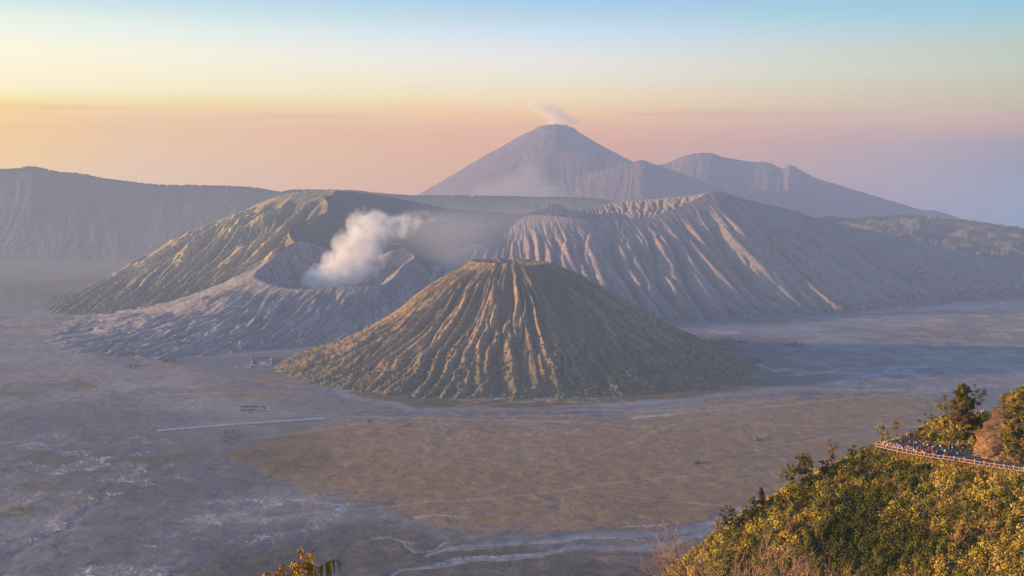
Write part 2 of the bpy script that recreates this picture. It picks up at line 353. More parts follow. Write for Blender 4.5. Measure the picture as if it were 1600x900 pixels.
# ------------------------------------------------------------------ the steaming grey crater
C_RIM = [P(398, 428, 5600), P(412, 440, 5520), P(453, 451, 5430), P(525, 449, 5420), P(587, 446, 5450), P(611, 437, 5520), P(630, 415, 5660),
         P(648, 400, 5850), P(627, 386, 5980), P(600, 397, 6100), P(550, 402, 6200), P(512, 389, 6200), P(485, 380, 6180), P(461, 378, 6120), P(428, 402, 5880)]
C_BAS = [G(60, 505), G(30, 548), G(190, 566), G(360, 556), G(470, 545), G(600, 540), G(700, 525), G(780, 512), G(790, 480), G(700, 466), G(640, 462), G(560, 458), G(470, 458), G(330, 466), G(120, 486)]
def crater():
    nu, nv = 950, 250
    rim = catmull(C_RIM, nu, True); bas = catmull(C_BAS, nu, True)
    rim[:, 2] += 3.5 * fbm(np.linspace(0, 90, nu, endpoint=False), np.zeros(nu), 5, 3)
    v = np.linspace(-0.7, 1.06, nv); U, Vv = np.meshgrid(np.linspace(0, 1, nu, endpoint=False), v, indexing='ij')
    c = np.array([-880.0, 5780.0, 85.0])
    vo = np.clip(Vv, 0, 2)[..., None]; vi = np.clip(-Vv, 0, 1)[..., None]
    Xo = rim[:, None, :2] * (1 - vo) + bas[:, None, :2] * vo
    Xi = rim[:, None, :2] * (1 - vi) + c[:2] * vi
    X = np.where(Vv[..., None] < 0, Xi, Xo)
    zo = bas[:, None, 2] - 5 + (rim[:, None, 2] - bas[:, None, 2] + 5) * (1 - np.clip(Vv, 0, 1)) ** 2.3
    t = np.clip(-Vv / 0.62, 0, 1)
    zi = c[2] + (rim[:, None, 2] - c[2]) * (1 - t) ** 1.15
    Z = np.where(Vv < 0, zi, zo)
    x, y = X[..., 0], X[..., 1]
    w = 0.9 * fbm(U * 24, Vv * 3, 3, 2, 24)
    r1 = 1 - np.minimum(np.abs(perlin(U * 66 + w, Vv * 2.2, 7, 66)) * 2.3, 1.5)
    r2 = 1 - np.minimum(np.abs(perlin(U * 150 + 2 * w, Vv * 6, 9, 150)) * 2.3, 1.5)
    r3 = 1 - np.minimum(np.abs(perlin(U * 380 + 3 * w, Vv * 16, 10, 380)) * 2.3, 1.5)
    a = sst(0.0, 0.16, Vv) * (1 - sst(0.8, 1.0, Vv))
    ridg = 1 - np.abs(fbm(x / 85 + 0.6 * perlin(x / 120, y / 120, 2), y / 60, 15, 5)) * 1.6
    ridg2 = 1 - np.abs(fbm(x / 30, y / 24, 16, 3)) * 1.6
    dz = a * (19 * (r1 - 0.35) * (1 - 0.7 * Vv) + 9 * (r2 - 0.3) + 5 * (r3 - .3)) + sst(0.25, 0.6, Vv) * (1 - sst(.6, 1.0, Vv)) * (3.5 * (ridg - 0.5) + 2.2 * (ridg2 - 0.5))
    ai = sst(0.0, 0.08, -Vv) * (1 - sst(0.4, 0.55, -Vv))
    dz += ai * (16 * (r1 - 0.4) + 9 * (r2 - 0.4) + 5 * fbm(x / 20, y / 20, 6, 3))
    Z = Z + dz
    j0 = int(np.argmin(np.abs(v - 0.0)))
    Fd = gullies(x, y, Z, True, 8.5, it=28, m=.45, D=.22, seed=8, start=j0, fade=sst(0, .12, Vv) * (1 - sst(.6, 1.0, Vv)))
    Fi = gullies(x[:, :j0 + 1][:, ::-1], y[:, :j0 + 1][:, ::-1], Z[:, :j0 + 1][:, ::-1], True, 5.0, it=20, m=.42, D=.3, seed=9)[:, ::-1]
    Fd[:, :j0 + 1] += Fi * sst(0, .08, -Vv[:, :j0 + 1]) * (1 - sst(.5, .62, -Vv[:, :j0 + 1]))
    Z = Z + Fd
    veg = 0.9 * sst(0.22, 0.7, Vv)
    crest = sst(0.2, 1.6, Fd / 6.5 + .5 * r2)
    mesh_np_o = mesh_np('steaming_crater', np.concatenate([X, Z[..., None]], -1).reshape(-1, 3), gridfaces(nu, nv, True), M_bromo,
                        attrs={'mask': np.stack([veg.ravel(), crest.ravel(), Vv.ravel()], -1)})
    struct(mesh_np_o, 'low grey ash crater with a fluted rim and steam rising from inside')
crater()

# ------------------------------------------------------------------ the big ridged mountain behind on the right
W_TOP = [P(700, 392, 6700), P(760, 378, 6850), P(787, 366, 7000), P(809, 345, 7150), P(831, 336, 7200), P(862, 338, 7150), P(900, 341, 7120), P(943, 344, 7150), P(980, 342, 7200), P(1010, 340, 7250),
         P(1040, 331, 7330), P(1075, 318, 7450), P(1101, 304, 7560), P(1122, 299, 7620), P(1150, 307, 7700), P(1187, 317, 7780), P(1232, 327, 7850), P(1274, 340, 7920),
         P(1311, 349, 7980), P(1349, 358, 8050), P(1405, 370, 8150), P(1450, 381, 8250), P(1495, 391, 8300), P(1544, 402, 8350), P(1600, 418, 8300), P(1680, 436, 8200), P(1780, 452, 8000)]
W_BOT = [G(600, 502), G(690, 508), G(760, 512), G(820, 515), G(870, 517), G(925, 518), G(985, 515), G(1045, 511), G(1100, 508), G(1150, 505), G(1200, 502), G(1255, 499), G(1310, 495), G(1350, 492), G(1385, 489), G(1425, 486), G(1470, 481), G(1510, 477), G(1545, 474), G(1580, 472), G(1620, 469), G(1655, 468), G(1690, 466), G(1730, 466), G(1780, 465), G(1840, 464), G(1920, 463)]
W_BOT = [b + np.array([0, 0, -14]) for b in W_BOT]
def wido_disp(U, V, X):
    x, y = X[..., 0], X[..., 1]
    w = 0.45 * perlin(U * 14, V * 1.6, 3)
    right = sst(0.55, 0.75, U)
    n1 = perlin(U * 36 + w, V * 1.1 + 2, 4)
    r1 = np.minimum(np.abs(n1) * 2.4, 1.25) - 0.5                   # rounded ribs, sharp gullies
    n2 = perlin(U * 84 + 1.6 * w, V * 2.4, 6); r2 = np.minimum(np.abs(n2) * 2.3, 1.2) - 0.5
    n3 = perlin(U * 230 + 3 * w + 0.4 * perlin(U * 60, V * 8, 8), V * 7, 9); r3 = 1 - np.minimum(np.abs(n3) * 2.3, 1.4)
    A = sst(0.03, 0.30, V) * (1 - sst(0.82, 1.0, V))
    lf = 1 - .5 * sst(.34, .16, U)
    dz = A * (50 * (1 - .45 * right) * lf * r1 * .8 + 11 * r2) + A * 4 * r3 + (1 - A) * sst(0.01, 0.1, V) * 5 * (1 - np.abs(n3) * 3)
    foot = sst(0.72, 0.9, V)
    dz += (foot + 0.8 * right * sst(0.1, 0.3, V)) * (9 * fbm(x / 90, y / 70, 14, 4)) + foot * 5 * fbm(x / 25, y / 25, 24, 2)
    veg = np.clip(0.9 * foot + 0.55 * right + 0.5 * np.clip(-r1 * 2, 0, 1) * sst(0.25, 0.7, V), 0, 1)
    crest = sst(0.1, 0.7, r1) * (1 - foot)
    return dz, (veg, crest, V)
loft('ridged_mountain', W_TOP, W_BOT, 900, 220, M_wido, 1.6, wido_disp, 3.0, 5, 'long ridged mountain with rounded ash ribs fanning down to the sand sea', vpow=1.1, gul=(12.0, .02, .32))
def bumpy(a1, s1, a2, s2, seed, vegv=0.6, stretch=1.0, ridge=False):
    def d(U, V, X):
        x, y = X[..., 0], X[..., 1]
        f1 = fbm(x / s1, y / (s1 * stretch), seed, 4); f2 = fbm(x / s2, y / s2, seed + 9, 3)
        if ridge: f1 = 0.6 - np.abs(f1) * 1.7
        A = sst(0, 0.08, V) * (1 - sst(0.93, 1, V))
        veg = np.clip(vegv + 0.5 * fbm(x / (s1 * 2), y / (s1 * 2), seed + 3, 3), 0, 1)
        return A * (a1 * f1 + a2 * f2), (veg, sst(0.0, 0.5, f1), V)
    return d
def fluted(freq, amp, seed, vegv=0.3, amp2=None):
    def d(U, V, X):
        w = 0.6 * perlin(U * freq * .4, V * 2, seed + 3)
        r1 = 1 - np.minimum(np.abs(perlin(U * freq + w, V * 1.4, seed)) * 2.3, 1.5)
        r2 = 1 - np.minimum(np.abs(perlin(U * freq * 2.7 + 2 * w, V * 4, seed + 1)) * 2.3, 1.5)
        A = sst(0, 0.15, V) * (1 - sst(0.85, 1.0, V))
        return A * (amp * (r1 - .4) + (amp2 or amp * .35) * (r2 - .4)), (np.clip(vegv + 0.5 * (0.5 - r1), 0, 1), sst(0.3, 1, r1), V)
    return d
# inside of its crater: inner side of the near rim, the far wall, then the back of the mountain
RIM_N = W_TOP[2:13]
FAR = [P(787, 362, 7250), P(815, 338, 7450), P(850, 326, 7650), P(869, 319, 7780), P(895, 330, 7950), P(925, 325, 8100), P(950, 318, 8120), P(985, 313, 8060), P(1030, 310, 7950), P(1075, 306, 7810), P(1112, 300, 7640)]
FLOOR = [(a * 0.5 + b * 0.5) - np.array([0, 0, 70.0]) for a, b in zip(RIM_N, FAR)]
loft('crater_inner_slope', RIM_N, FLOOR, 300, 30, M_wido, 1.0, fluted(40, 8, 50), 0, 1, 'inner side of the ridged mountain crater, behind its near rim')
loft('crater_far_wall', FAR, FLOOR, 420, 90, M_wido, 1.1, fluted(46, 16, 52), 4.0, 8, 'sunlit far wall inside the crater of the ridged mountain', gul=(6.0, .0, .5))
BACK_T = FAR + W_TOP[13:]
BACK_B = [np.array([p[0] * 1.05 + 200, p[1] + 1500 + 20 * i, 40.0]) for i, p in enumerate(BACK_T)]
loft('ridged_mountain_back', BACK_T, BACK_B, 300, 60, M_wido, 1.3, bumpy(40, 400, 8, 80, 61), 0, 3, 'far side of the ridged mountain')

# ------------------------------------------------------------------ green mountain on the left behind the crater
C1 = [G(150, 450), P(205, 418, 8400), P(240, 393, 8200), P(300, 362, 8000), P(340, 345, 7900), P(372, 332, 7850), P(400, 320, 7800), P(425, 310, 7700), P(463, 306, 7550),
      P(500, 307, 7450), P(512, 318, 7250), P(508, 333, 7050), P(480, 344, 6900), P(456, 354, 6700), P(452, 368, 6500), P(461, 379, 6300)]
B1 = [G(60, 470), G(52, 483), G(58, 489), G(80, 494), G(110, 496), G(140, 498), G(175, 499), G(205, 500), G(235, 500),
      G(265, 501), G(295, 502), G(320, 503), G(345, 505), G(370, 506), G(395, 508), G(420, 510)]
def green_disp(U, V, X):
    x, y = X[..., 0], X[..., 1]
    w = 0.8 * perlin(U * 9, V * 2, 3)
    r1 = 1 - np.minimum(np.abs(perlin(U * 17 + w, V * 1.6 + 1, 44)) * 2.2, 1.5)
    r2 = 1 - np.minimum(np.abs(perlin(U * 46 + 2 * w, V * 4.5, 46)) * 2.2, 1.5)
    A = sst(0.0, 0.14, V) * (1 - sst(0.85, 1, V)) * sst(0.05, 0.25, U)
    low = sst(0.5, 0.8, V)
    dz = A * ((46 - 28 * low) * (r1 - .35) + 16 * (r2 - .3)) + A * 7 * fbm(x / 60, y / 60, 12, 4) + sst(0.02, .2, V) * 3 * fbm(x / 18, y / 18, 13, 2)
    veg = np.clip(0.25 + 0.75 * low + 0.4 * (0.4 - r1), 0, 1)
    return dz, (veg, sst(0.35, 0.9, r1) * (1 - low), V)
loft('green_mountain', C1, [b + np.array([0, 0, -10]) for b in B1], 580, 190, M_green, 1.15, green_disp, 3.0, 15, 'broad grassy mountain flank with sunlit spurs, left of the steam', gul=(12.0, .02, .42))
C2 = [P(461, 379, 6300), P(452, 368, 6500), P(456, 354, 6700), P(480, 344, 6900), P(508, 333, 7050), P(512, 318, 7250), P(519, 306, 7450), P(527, 298, 7700), P(560, 301, 8000), P(600, 306, 8350), P(640, 314, 8600),
      P(680, 322, 8800), P(730, 329, 8900), P(780, 332, 8900), P(840, 336, 8800), P(900, 341, 8600)]
B2 = [P(466, 386, 6280), P(480, 392, 6300), P(495, 398, 6330), P(510, 402, 6350), P(525, 405, 6380), P(545, 406, 6400), P(570, 406, 6420), P(600, 406, 6430), P(630, 406, 6450), P(660, 406, 6460), P(690, 406, 6480),
      P(720, 404, 6500), P(750, 402, 6500), P(780, 400, 6520), P(820, 398, 6550), P(860, 396, 6600)]
loft('shaded_valley_slope', C2, [b - np.array([0, 0, 60]) for b in B2], 400, 120, M_valley, 1.15, bumpy(22, 420, 5, 60, 33, 0.95, 0.5), 3.0, 16, 'grassy slope behind the steam, shade painted into its colour')
TP = [P(425, 310, 7700), P(463, 306, 7550), P(500, 307, 7450), P(519, 306, 7450)]
TT = [P(440, 304, 8150), P(468, 300, 8050), P(500, 298, 7950), P(527, 298, 7720)]
loft('grassy_summit_shoulder', TT, TP, 120, 30, M_green, 1.0, bumpy(5, 90, 2, 30, 35, 0.1), 2.0, 17, 'small sunlit grassy shoulder on top of the green mountain')
loft('green_mountain_back', C1[:9] + TT[1:] + C2[8:], [np.array([p[0] - 120 + 10 * i, p[1] + 1500, -5.0]) for i, p in enumerate(C1[:9] + TT[1:] + C2[8:])], 260, 50, M_green, 1.2,
     bumpy(30, 400, 6, 80, 36), 0, 18, 'far side of the green mountain')

# ------------------------------------------------------------------ caldera wall closing the plain at the left and behind
WL = [P(-165, 274, 11200), P(-130, 271, 11228), P(-90, 268, 11260), P(0, 266, 11331), P(30, 265, 11355), P(52, 262, 11373), P(90, 270, 11403), P(125, 273, 11431), P(160, 280, 11459), P(200, 285, 11491), P(250, 290, 11531),
      P(300, 291, 11570), P(350, 292, 11610), P(400, 295, 11650), P(434, 301, 11671), P(460, 298, 11688), P(500, 298, 11712), P(550, 299, 11744), P(600, 304, 11775), P(650, 307, 11806), P(720, 307, 11850),
      P(800, 308, 11900), P(850, 310, 11856), P(890, 310, 11821), P(930, 312, 11785), P(960, 317, 11759), P(1040, 326, 11688), P(1140, 335, 11600)]
WB = [np.array([p[0] * 0.97, 10500.0 + 5 * i, -12.0]) for i, p in enumerate(WL)]
def wall_disp(U, V, X):
    x, y = X[..., 0], X[..., 1]
    w = 0.8 * perlin(U * 14, V * 2, 3)
    r1 = 1 - np.minimum(np.abs(perlin(U * 26 + w, V * 1.6, 84)) * 2.2, 1.5)
    r2 = 1 - np.minimum(np.abs(perlin(U * 80 + 2 * w, V * 3, 85)) * 2.2, 1.5)
    A = sst(0.0, 0.2, V) * (1 - sst(0.8, 1, V))
    bush = sst(0, 0.01, V) * 6 * fbm(x / 24, y / 24, 6, 2)
    return A * (7 * (r1 - .4) + 4 * (r2 - .4)) + bush, (np.clip(0.7 + .3 * (0.5 - r1), 0, 1), r2 * .5, V)
def tree_line(pts, n, amp, seed):
    return pts
loft('caldera_wall', WL, WB, 760, 100, M_wall, 1.35, wall_disp, 5.0, 25, 'long hazy blue-grey caldera wall along the left horizon')
loft('caldera_wall_back', WL, [np.array([p[0], p[1] + 1300, 100.0]) for p in WL], 260, 30, M_wall, 1.2, bumpy(50, 600, 10, 150, 29), 0, 26, 'far side of the caldera wall')

# ------------------------------------------------------------------ far volcano and far ranges
def far_volcano():
    nu, nv = 300, 130; cx0, cy0 = (868 - 800) / F * 15500, 15500.0; kf = .775
    th = np.linspace(0, 2 * np.pi, nu, endpoint=False); v = np.linspace(-0.03, 1, nv)
    U, V = np.meshgrid(th / (2 * np.pi), v, indexing='ij'); TH = U * 2 * np.pi; cx, sx = np.cos(TH), np.sin(TH)
    prof_r = [q * kf for q in (0, 150, 290, 380, 590, 830, 1180, 1560, 2250, 3400)] + [3300]
    zl = [650 + (q - 650) * kf for q in (1650, 1648, 1612, 1560, 1460, 1320, 1120, 900, 500, 60)] + [-110]
    zr = [650 + (q - 650) * kf for q in (1650, 1646, 1590, 1530, 1400, 1260, 1080, 860, 480, 60)] + [-110]
    rad = np.maximum(V, 0) * 3300
    zz_ = np.where(cx < 0, np.interp(rad, prof_r, zl), np.interp(rad, prof_r, zr))
    wob = 0.5 * perlin(U * 20, V * 3, 2, 20)
    r1 = 1 - np.minimum(np.abs(perlin(U * 44 + wob, V * 3, 7, 44)) * 2.3, 1.5)
    A = sst(0.05, 0.25, V)
    Z = zz_ + A * 4 * (r1 - .4) + A * 10 * fbm(U * 200, V * 40, 4, 2, 200) + (1 - A) * 14 * fbm(cx * rad / 90, sx * rad / 90, 5, 2)
    X = cx0 + rad * cx; Y = cy0 + rad * sx
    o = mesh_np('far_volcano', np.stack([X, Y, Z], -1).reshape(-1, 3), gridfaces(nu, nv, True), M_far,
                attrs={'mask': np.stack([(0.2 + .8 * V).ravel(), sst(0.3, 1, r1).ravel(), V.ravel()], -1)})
    struct(o, 'tall pointed volcano on the horizon with a puff of smoke over its summit')
far_volcano()
def range_(name, top, depth_f, depth_b, zf, zb, lab, seed, mat=M_far, nu=420, amp=12, cn=8.0, veg=.5, fr=22):
    bf = [np.array([p[0] * (1 - depth_f / p[1]), p[1] - depth_f, zf]) for p in top]
    bb = [np.array([p[0] * (1 + depth_b / p[1]), p[1] + depth_b, zb]) for p in top]
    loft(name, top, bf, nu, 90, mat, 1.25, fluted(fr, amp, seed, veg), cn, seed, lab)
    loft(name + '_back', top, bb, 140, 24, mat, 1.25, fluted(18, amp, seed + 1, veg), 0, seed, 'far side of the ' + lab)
range_('dark_foothill', [P(700, 318, 12889), P(760, 309, 12974), P(820, 299, 13059), P(870, 289, 13059), P(900, 277, 13144), P(930, 268, 13144), P(960, 261, 13144), P(985, 255, 13144), P(1003, 250, 13144), P(1020, 256, 13144),
        P(1045, 264, 13144), P(1080, 277, 13144), P(1110, 289, 13144), P(1140, 303, 13144), P(1180, 318, 13144), P(1230, 335, 13144)], 1500, 900, -95, -95, 'dark peaked foothill in front of the far volcano', 201, amp=6)
range_('volcano_shoulder', [P(780, 270, 13717), P(830, 248, 13795), P(870, 240, 13872), P(895, 238, 13872), P(925, 238, 13872), P(950, 243, 13872), P(985, 257, 13795), P(1030, 275, 13717), P(1080, 300, 13640)], 1000, 900, 0, 300,
       'rounded shoulder below the far volcano', 205, amp=4, cn=5)
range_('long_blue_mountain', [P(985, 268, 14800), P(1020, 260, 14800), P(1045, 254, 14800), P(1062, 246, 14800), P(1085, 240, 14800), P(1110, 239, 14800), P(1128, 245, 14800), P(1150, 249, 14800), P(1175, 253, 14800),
        P(1200, 254, 14800), P(1222, 263, 14720), P(1235, 258, 14720), P(1250, 265, 14720), P(1275, 278, 14720), P(1310, 289, 14640), P(1350, 301, 14560), P(1400, 316, 14400), P(1440, 328, 14240), P(1462, 329, 14160),
        P(1490, 338, 14080), P(1520, 348, 14000), P(1560, 356, 13920), P(1620, 364, 13840)], 2300, 1800, -100, -100, 'long pale blue mountain range right of the volcano', 211, nu=560, amp=9, cn=6)
HT = [P(1130, 352, 10400), P(1200, 349, 10400), P(1262, 346, 10400), P(1290, 340, 10400), P(1318, 343, 10400), P(1340, 346, 10350), P(1370, 341, 10300), P(1405, 339, 10300), P(1435, 339, 10200), P(1452, 345, 10200), P(1490, 345, 10100),
      P(1530, 350, 10000), P(1565, 355, 9900), P(1600, 360, 9900), P(1660, 366, 9800), P(1760, 372, 9700), P(1900, 380, 9600)]
loft('far_right_hills', HT, [np.array([p[0] * .77, p[1] - 2400, -20]) for p in HT], 560, 130, M_hills, 1.1, bumpy(62, 620, 14, 130, 223, .5, .5, True), 7.0, 221, 'low dry hills behind the right end of the ridged mountain', gul=(4.0, .02, .6))
loft('far_right_hills_back', HT, [np.array([p[0] * 1.1, p[1] + 2000, -60]) for p in HT], 140, 24, M_hills, 1.2, bumpy(30, 500, 8, 100, 224), 0, 222, 'far side of the low dry hills')
o = mesh_np('lowland', [(-5850, 9000, -92), (6200, 9000, -92), (6200, 19100, -92), (-5850, 19100, -92)], [(0, 1, 2, 3)], M_wall, False); struct(o, 'hazy lowland beyond the mountains')
# ------------------------------------------------------------------ the sand sea (caldera floor)
def inpoly(px, py, poly, soft):
    """signed soft mask of a polygon; px,py arrays"""
    poly = np.array(poly, float); n = len(poly); inside = np.zeros(px.shape, bool); d = np.full(px.shape, 1e9)
    for i in range(n):
        x1, y1 = poly[i]; x2, y2 = poly[(i + 1) % n]
        c = ((y1 > py) != (y2 > py)) & (px < (x2 - x1) * (py - y1) / (y2 - y1 + 1e-9) + x1); inside ^= c
        t = np.clip(((px - x1) * (x2 - x1) + (py - y1) * (y2 - y1)) / ((x2 - x1) ** 2 + (y2 - y1) ** 2 + 1e-9), 0, 1)
        d = np.minimum(d, np.hypot(px - x1 - t * (x2 - x1), (py - y1 - t * (y2 - y1)) * 2.2))
    return sst(-soft, soft, np.where(inside, d, -d))
def linem(px, py, pts, w0, w1=None, asp=2.2, soft=1.0):
    pts = np.array(pts, float); w1 = w0 if w1 is None else w1; m = len(pts) - 1; out = np.zeros(px.shape)
    for i in range(m):
        x1, y1 = pts[i]; x2, y2 = pts[i + 1]; ww = w0 + (w1 - w0) * (i + .5) / m
        t = np.clip(((px - x1) * (x2 - x1) + (py - y1) * (y2 - y1) * asp ** 2) / ((x2 - x1) ** 2 + ((y2 - y1) * asp) ** 2 + 1e-9), 0, 1)
        d = np.hypot(px - x1 - t * (x2 - x1), (py - y1 - t * (y2 - y1)) * asp)
        out = np.maximum(out, 1 - sst(ww * 0.6, ww * 1.2 + soft, d))
    return out
def floor_mat():
    m = MB('sand_sea'); A = m.sep(m.attr('mask').outputs['Color']); B = m.sep(m.attr('mask2').outputs['Color'])
    n0 = m.noise(0.0016, 5); n1 = m.noise(0.006, 6, dist=0.6); n2 = m.noise(0.03, 6, dist=0.4); n3 = m.noise(0.16, 5)
    sand = m.mix(m.rng(n0, .42, .6), (0.135, 0.127, 0.136), (0.215, 0.192, 0.188))
    sand = m.mix(m.math('MULTIPLY', m.rng(n1, .5, .62), 0.75), sand, (0.105, 0.100, 0.112))
    sand = m.mix(m.math('MULTIPLY', m.rng(n2, .55, .66), 0.6), sand, (0.15, 0.128, 0.080))
    brown = m.mix(m.rng(n1, .36, .64), (0.30, 0.165, 0.078), (0.245, 0.150, 0.066))
    brown = m.mix(m.math('MULTIPLY', m.rng(n2, .5, .70), 0.38), brown, (0.34, 0.185, 0.080))
    brown = m.mix(m.math('MULTIPLY', m.rng(n0, .52, .66), 0.45), brown, (0.19, 0.14, 0.105))
    brown = m.mix(m.math('MULTIPLY', m.rng(n3, .52, .66), 0.6), brown, (0.115, 0.082, 0.050))
    green = m.mix(m.rng(n1, .4, .62), (0.065, 0.048, 0.016), (0.092, 0.062, 0.020))
    green = m.mix(m.math('MULTIPLY', m.rng(n2, .5, .64), 0.7), green, (0.15, 0.115, 0.030))
    n2c = m.rng(n2, 0.3, 0.7)
    def cov(mask, k=0.9):
        return m.math('MULTIPLY', m.rng(m.math('ADD', mask, m.math('MULTIPLY', m.math('SUBTRACT', m.math('ADD', m.math('MULTIPLY', n2, .5), m.math('MULTIPLY', n1, .5)), 0.5), 2.6)), 0.25, 0.75), k)
    c = m.mix(cov(A[0], .95), sand, brown)
    c = m.mix(cov(A[1], .9), c, green)
    c = m.mix(m.math('MULTIPLY', B[0], 0.85, clamp=True), c, (0.105, 0.100, 0.112))
    c = m.mix(m.math('MULTIPLY', B[1], 0.9, clamp=True), c, (0.225, 0.210, 0.228))
    c = m.mix(cov(B[2], .8), c, (0.42, 0.235, 0.125))  # orange tone of the painted sunlit patches
    c = m.mix(m.math('MULTIPLY', A[2], m.rng(n3, .32, .6), clamp=True), c, (0.50, 0.45, 0.45))
    c = m.vary(c, n3, 0.78, 1.22); c = m.vary(c, n2, 0.80, 1.20); c = m.vary(c, n1, 0.80, 1.18); c = m.vary(c, n0, 0.88, 1.12)
    return m.done(c, m.math('ADD', n2, m.math('MULTIPLY', n3, .3)), 2.4)
M_floor = floor_mat()
def floor():
    px = np.concatenate([np.linspace(-80 - 24, -80 - 1, 24), np.linspace(-80, 1680, 800), np.linspace(1681, 1704, 24)])
    py = np.concatenate([np.linspace(388, 398, 5, endpoint=False), np.linspace(398, 905, 345, endpoint=False), np.linspace(905, 1400, 14, endpoint=False), np.linspace(1400, 1500, 8)])
    PX, PY = np.meshgrid(px, py, indexing='ij')
    Y = F * CAMZ / (PY - HY)
    tail = PY > 1400; Y = np.where(tail, 1113 - (PY - 1400) * 42.0, Y)
    tl = np.clip((-80 - PX) / 24, 0, 1); tr = np.clip((PX - 1680) / 24, 0, 1); X = (np.clip(PX, -80, 1680) - 800) / F * np.maximum(Y, 800); X = X * (1 - tl) * (1 - tr) - 5850 * tl ** 1.5 * (tl > 0) + 6200 * tr ** 1.5
    PX = 800 + X / np.maximum(Y, 800) * F
    ok = 1.0
    a = 16 * fbm(X / 260, Y / 260, 5, 4); b = 2.2 * 16 * fbm(X / 200, Y / 200, 8, 4) * 0.12
    qx = PX + 2.0 * a; qy = PY + b * (PY - 300) / 400
    br = inpoly(qx, qy, [(520, 655), (640, 650), (800, 653), (1000, 648), (1150, 628), (1300, 618), (1420, 620), (1470, 640), (1440, 700), (1350, 740), (1230, 790), (1060, 818), (950, 832), (850, 830), (740, 830), (640, 806), (560, 780), (470, 765), (400, 740), (370, 700), (430, 682), (500, 668)], 62)
    br = np.maximum(br, .75 * inpoly(qx, qy, [(840, 862), (1000, 842), (1100, 838), (1100, 900), (960, 905), (820, 880)], 22))
    br = np.maximum(br, .35 * inpoly(qx, qy, [(0, 560), (200, 555), (330, 590), (200, 620), (0, 600)], 40))
    br = np.maximum(br, .45 * inpoly(qx, qy, [(1330, 500), (1700, 470), (1750, 540), (1500, 550), (1350, 530)], 30))
    br = np.maximum(br, .4 * inpoly(qx, qy, [(230, 580), (420, 570), (520, 600), (430, 640), (260, 640)], 30))
    gr = inpoly(qx, qy, [(490, 832), (560, 820), (700, 842), (820, 852), (900, 870), (1040, 885), (1040, 930), (200, 930), (300, 885), (400, 858)], 22)
    gr = np.maximum(gr, .55 * inpoly(qx, qy, [(330, 680), (430, 668), (560, 680), (520, 730), (420, 745), (370, 720)], 46))
    gr = np.maximum(gr, .85 * inpoly(qx, qy, [(440, 560), (520, 540), (1120, 530), (1200, 560), (1150, 612), (950, 636), (780, 642), (640, 635), (540, 615), (470, 600)], 14))
    gr = np.maximum(gr, .5 * inpoly(qx, qy, [(1100, 560), (1260, 560), (1330, 600), (1120, 616)], 25))
    gr = np.maximum(gr, .55 * inpoly(qx, qy, [(0, 596), (120, 592), (140, 606), (0, 625)], 14))
    gr = np.maximum(gr, .7 * inpoly(qx, qy, [(-300, 400), (230, 400), (190, 450), (90, 470), (-300, 460)], 12))
    gr = np.maximum(gr, .45 * inpoly(qx, qy, [(60, 700), (330, 690), (300, 770), (120, 800), (0, 830), (0, 740)], 50))
    # pale ash washes: thin branching lines inside some regions
    wx, wy = X + 60 * fbm(X / 180, Y / 180, 31, 3), Y + 60 * fbm(X / 180, Y / 180, 32, 3)
    l1 = 1 - sst(0.0, 0.07, np.abs(perlin(wx / 60 + wy / 200, wy / 60, 33)))
    l2 = 1 - sst(0.0, 0.10, np.abs(perlin(wx / 32, wy / 40, 34)))
    reg = inpoly(qx, qy, [(230, 850), (330, 790), (420, 770), (520, 780), (530, 800), (420, 840), (330, 880), (250, 915), (40, 915)], 30)
    reg = np.maximum(reg, .8 * inpoly(qx, qy, [(-40, 800), (60, 790), (130, 810), (60, 850), (-40, 870)], 20))
    reg = np.maximum(reg, .55 * inpoly(qx, qy, [(0, 690), (240, 670), (300, 760), (180, 800), (0, 780)], 50))
    reg = np.maximum(reg, .6 * inpoly(qx, qy, [(650, 650), (900, 655), (860, 700), (640, 700)], 20) * 0.5)
    reg = np.maximum(reg, .7 * inpoly(qx, qy, [(1180, 570), (1500, 575), (1600, 610), (1300, 600)], 25) * .8)
    pat = sst(-.1, .35, fbm(X / 130, Y / 130, 36, 3))
    pale = reg * (2.3 * l1 * pat + 1.0 * l2 * pat * pat + .22 * pat)
    pale += 0.30 * inpoly(qx, qy, [(180, 600), (300, 590), (420, 640), (200, 640)], 26) * (0.4 + .6 * pat)
    pale += 0.8 * linem(qx, qy, [(665, 808), (700, 805), (752, 806)], 2.2) + .8 * linem(qx, qy, [(1005, 652), (1030, 650), (1052, 648)], 3.4)
    pale += 0.8 * linem(qx, qy, [(985, 823), (1010, 819), (1040, 816)], 2.4) + .7 * linem(qx, qy, [(960, 840), (1000, 838), (1030, 842)], 2) + .7 * linem(qx, qy, [(0, 700), (60, 690), (120, 700)], 2) * pat
    pale += 0.75 * linem(PX, PY, [(1110, 517), (1130, 520), (1150, 519)], 3.0) + .7 * linem(PX, PY, [(1185, 570), (1205, 577), (1215, 580)], 3)
    gr = np.maximum(gr, .8 * inpoly(PX, PY, [(-60, 400), (215, 400), (180, 440), (60, 452), (-60, 452)], 5)); pale += .14 * inpoly(PX, PY, [(-60, 404), (205, 404), (180, 432), (60, 440), (-60, 436)], 5) + .25 * inpoly(qx, qy, [(1180, 470), (1650, 455), (1650, 600), (1250, 590)], 30) * (.3 + pat)
    pale += 0.5 * linem(PX, PY + .4 * b, [(815, 640), (850, 643), (900, 641), (960, 638)], 1.5)
    # dry stream beds
    st = linem(qx, qy, [(1150, 800), (1090, 822), (1040, 830), (1000, 832), (940, 838), (880, 841), (820, 846), (770, 850), (710, 858), (690, 864)], 15, 3)
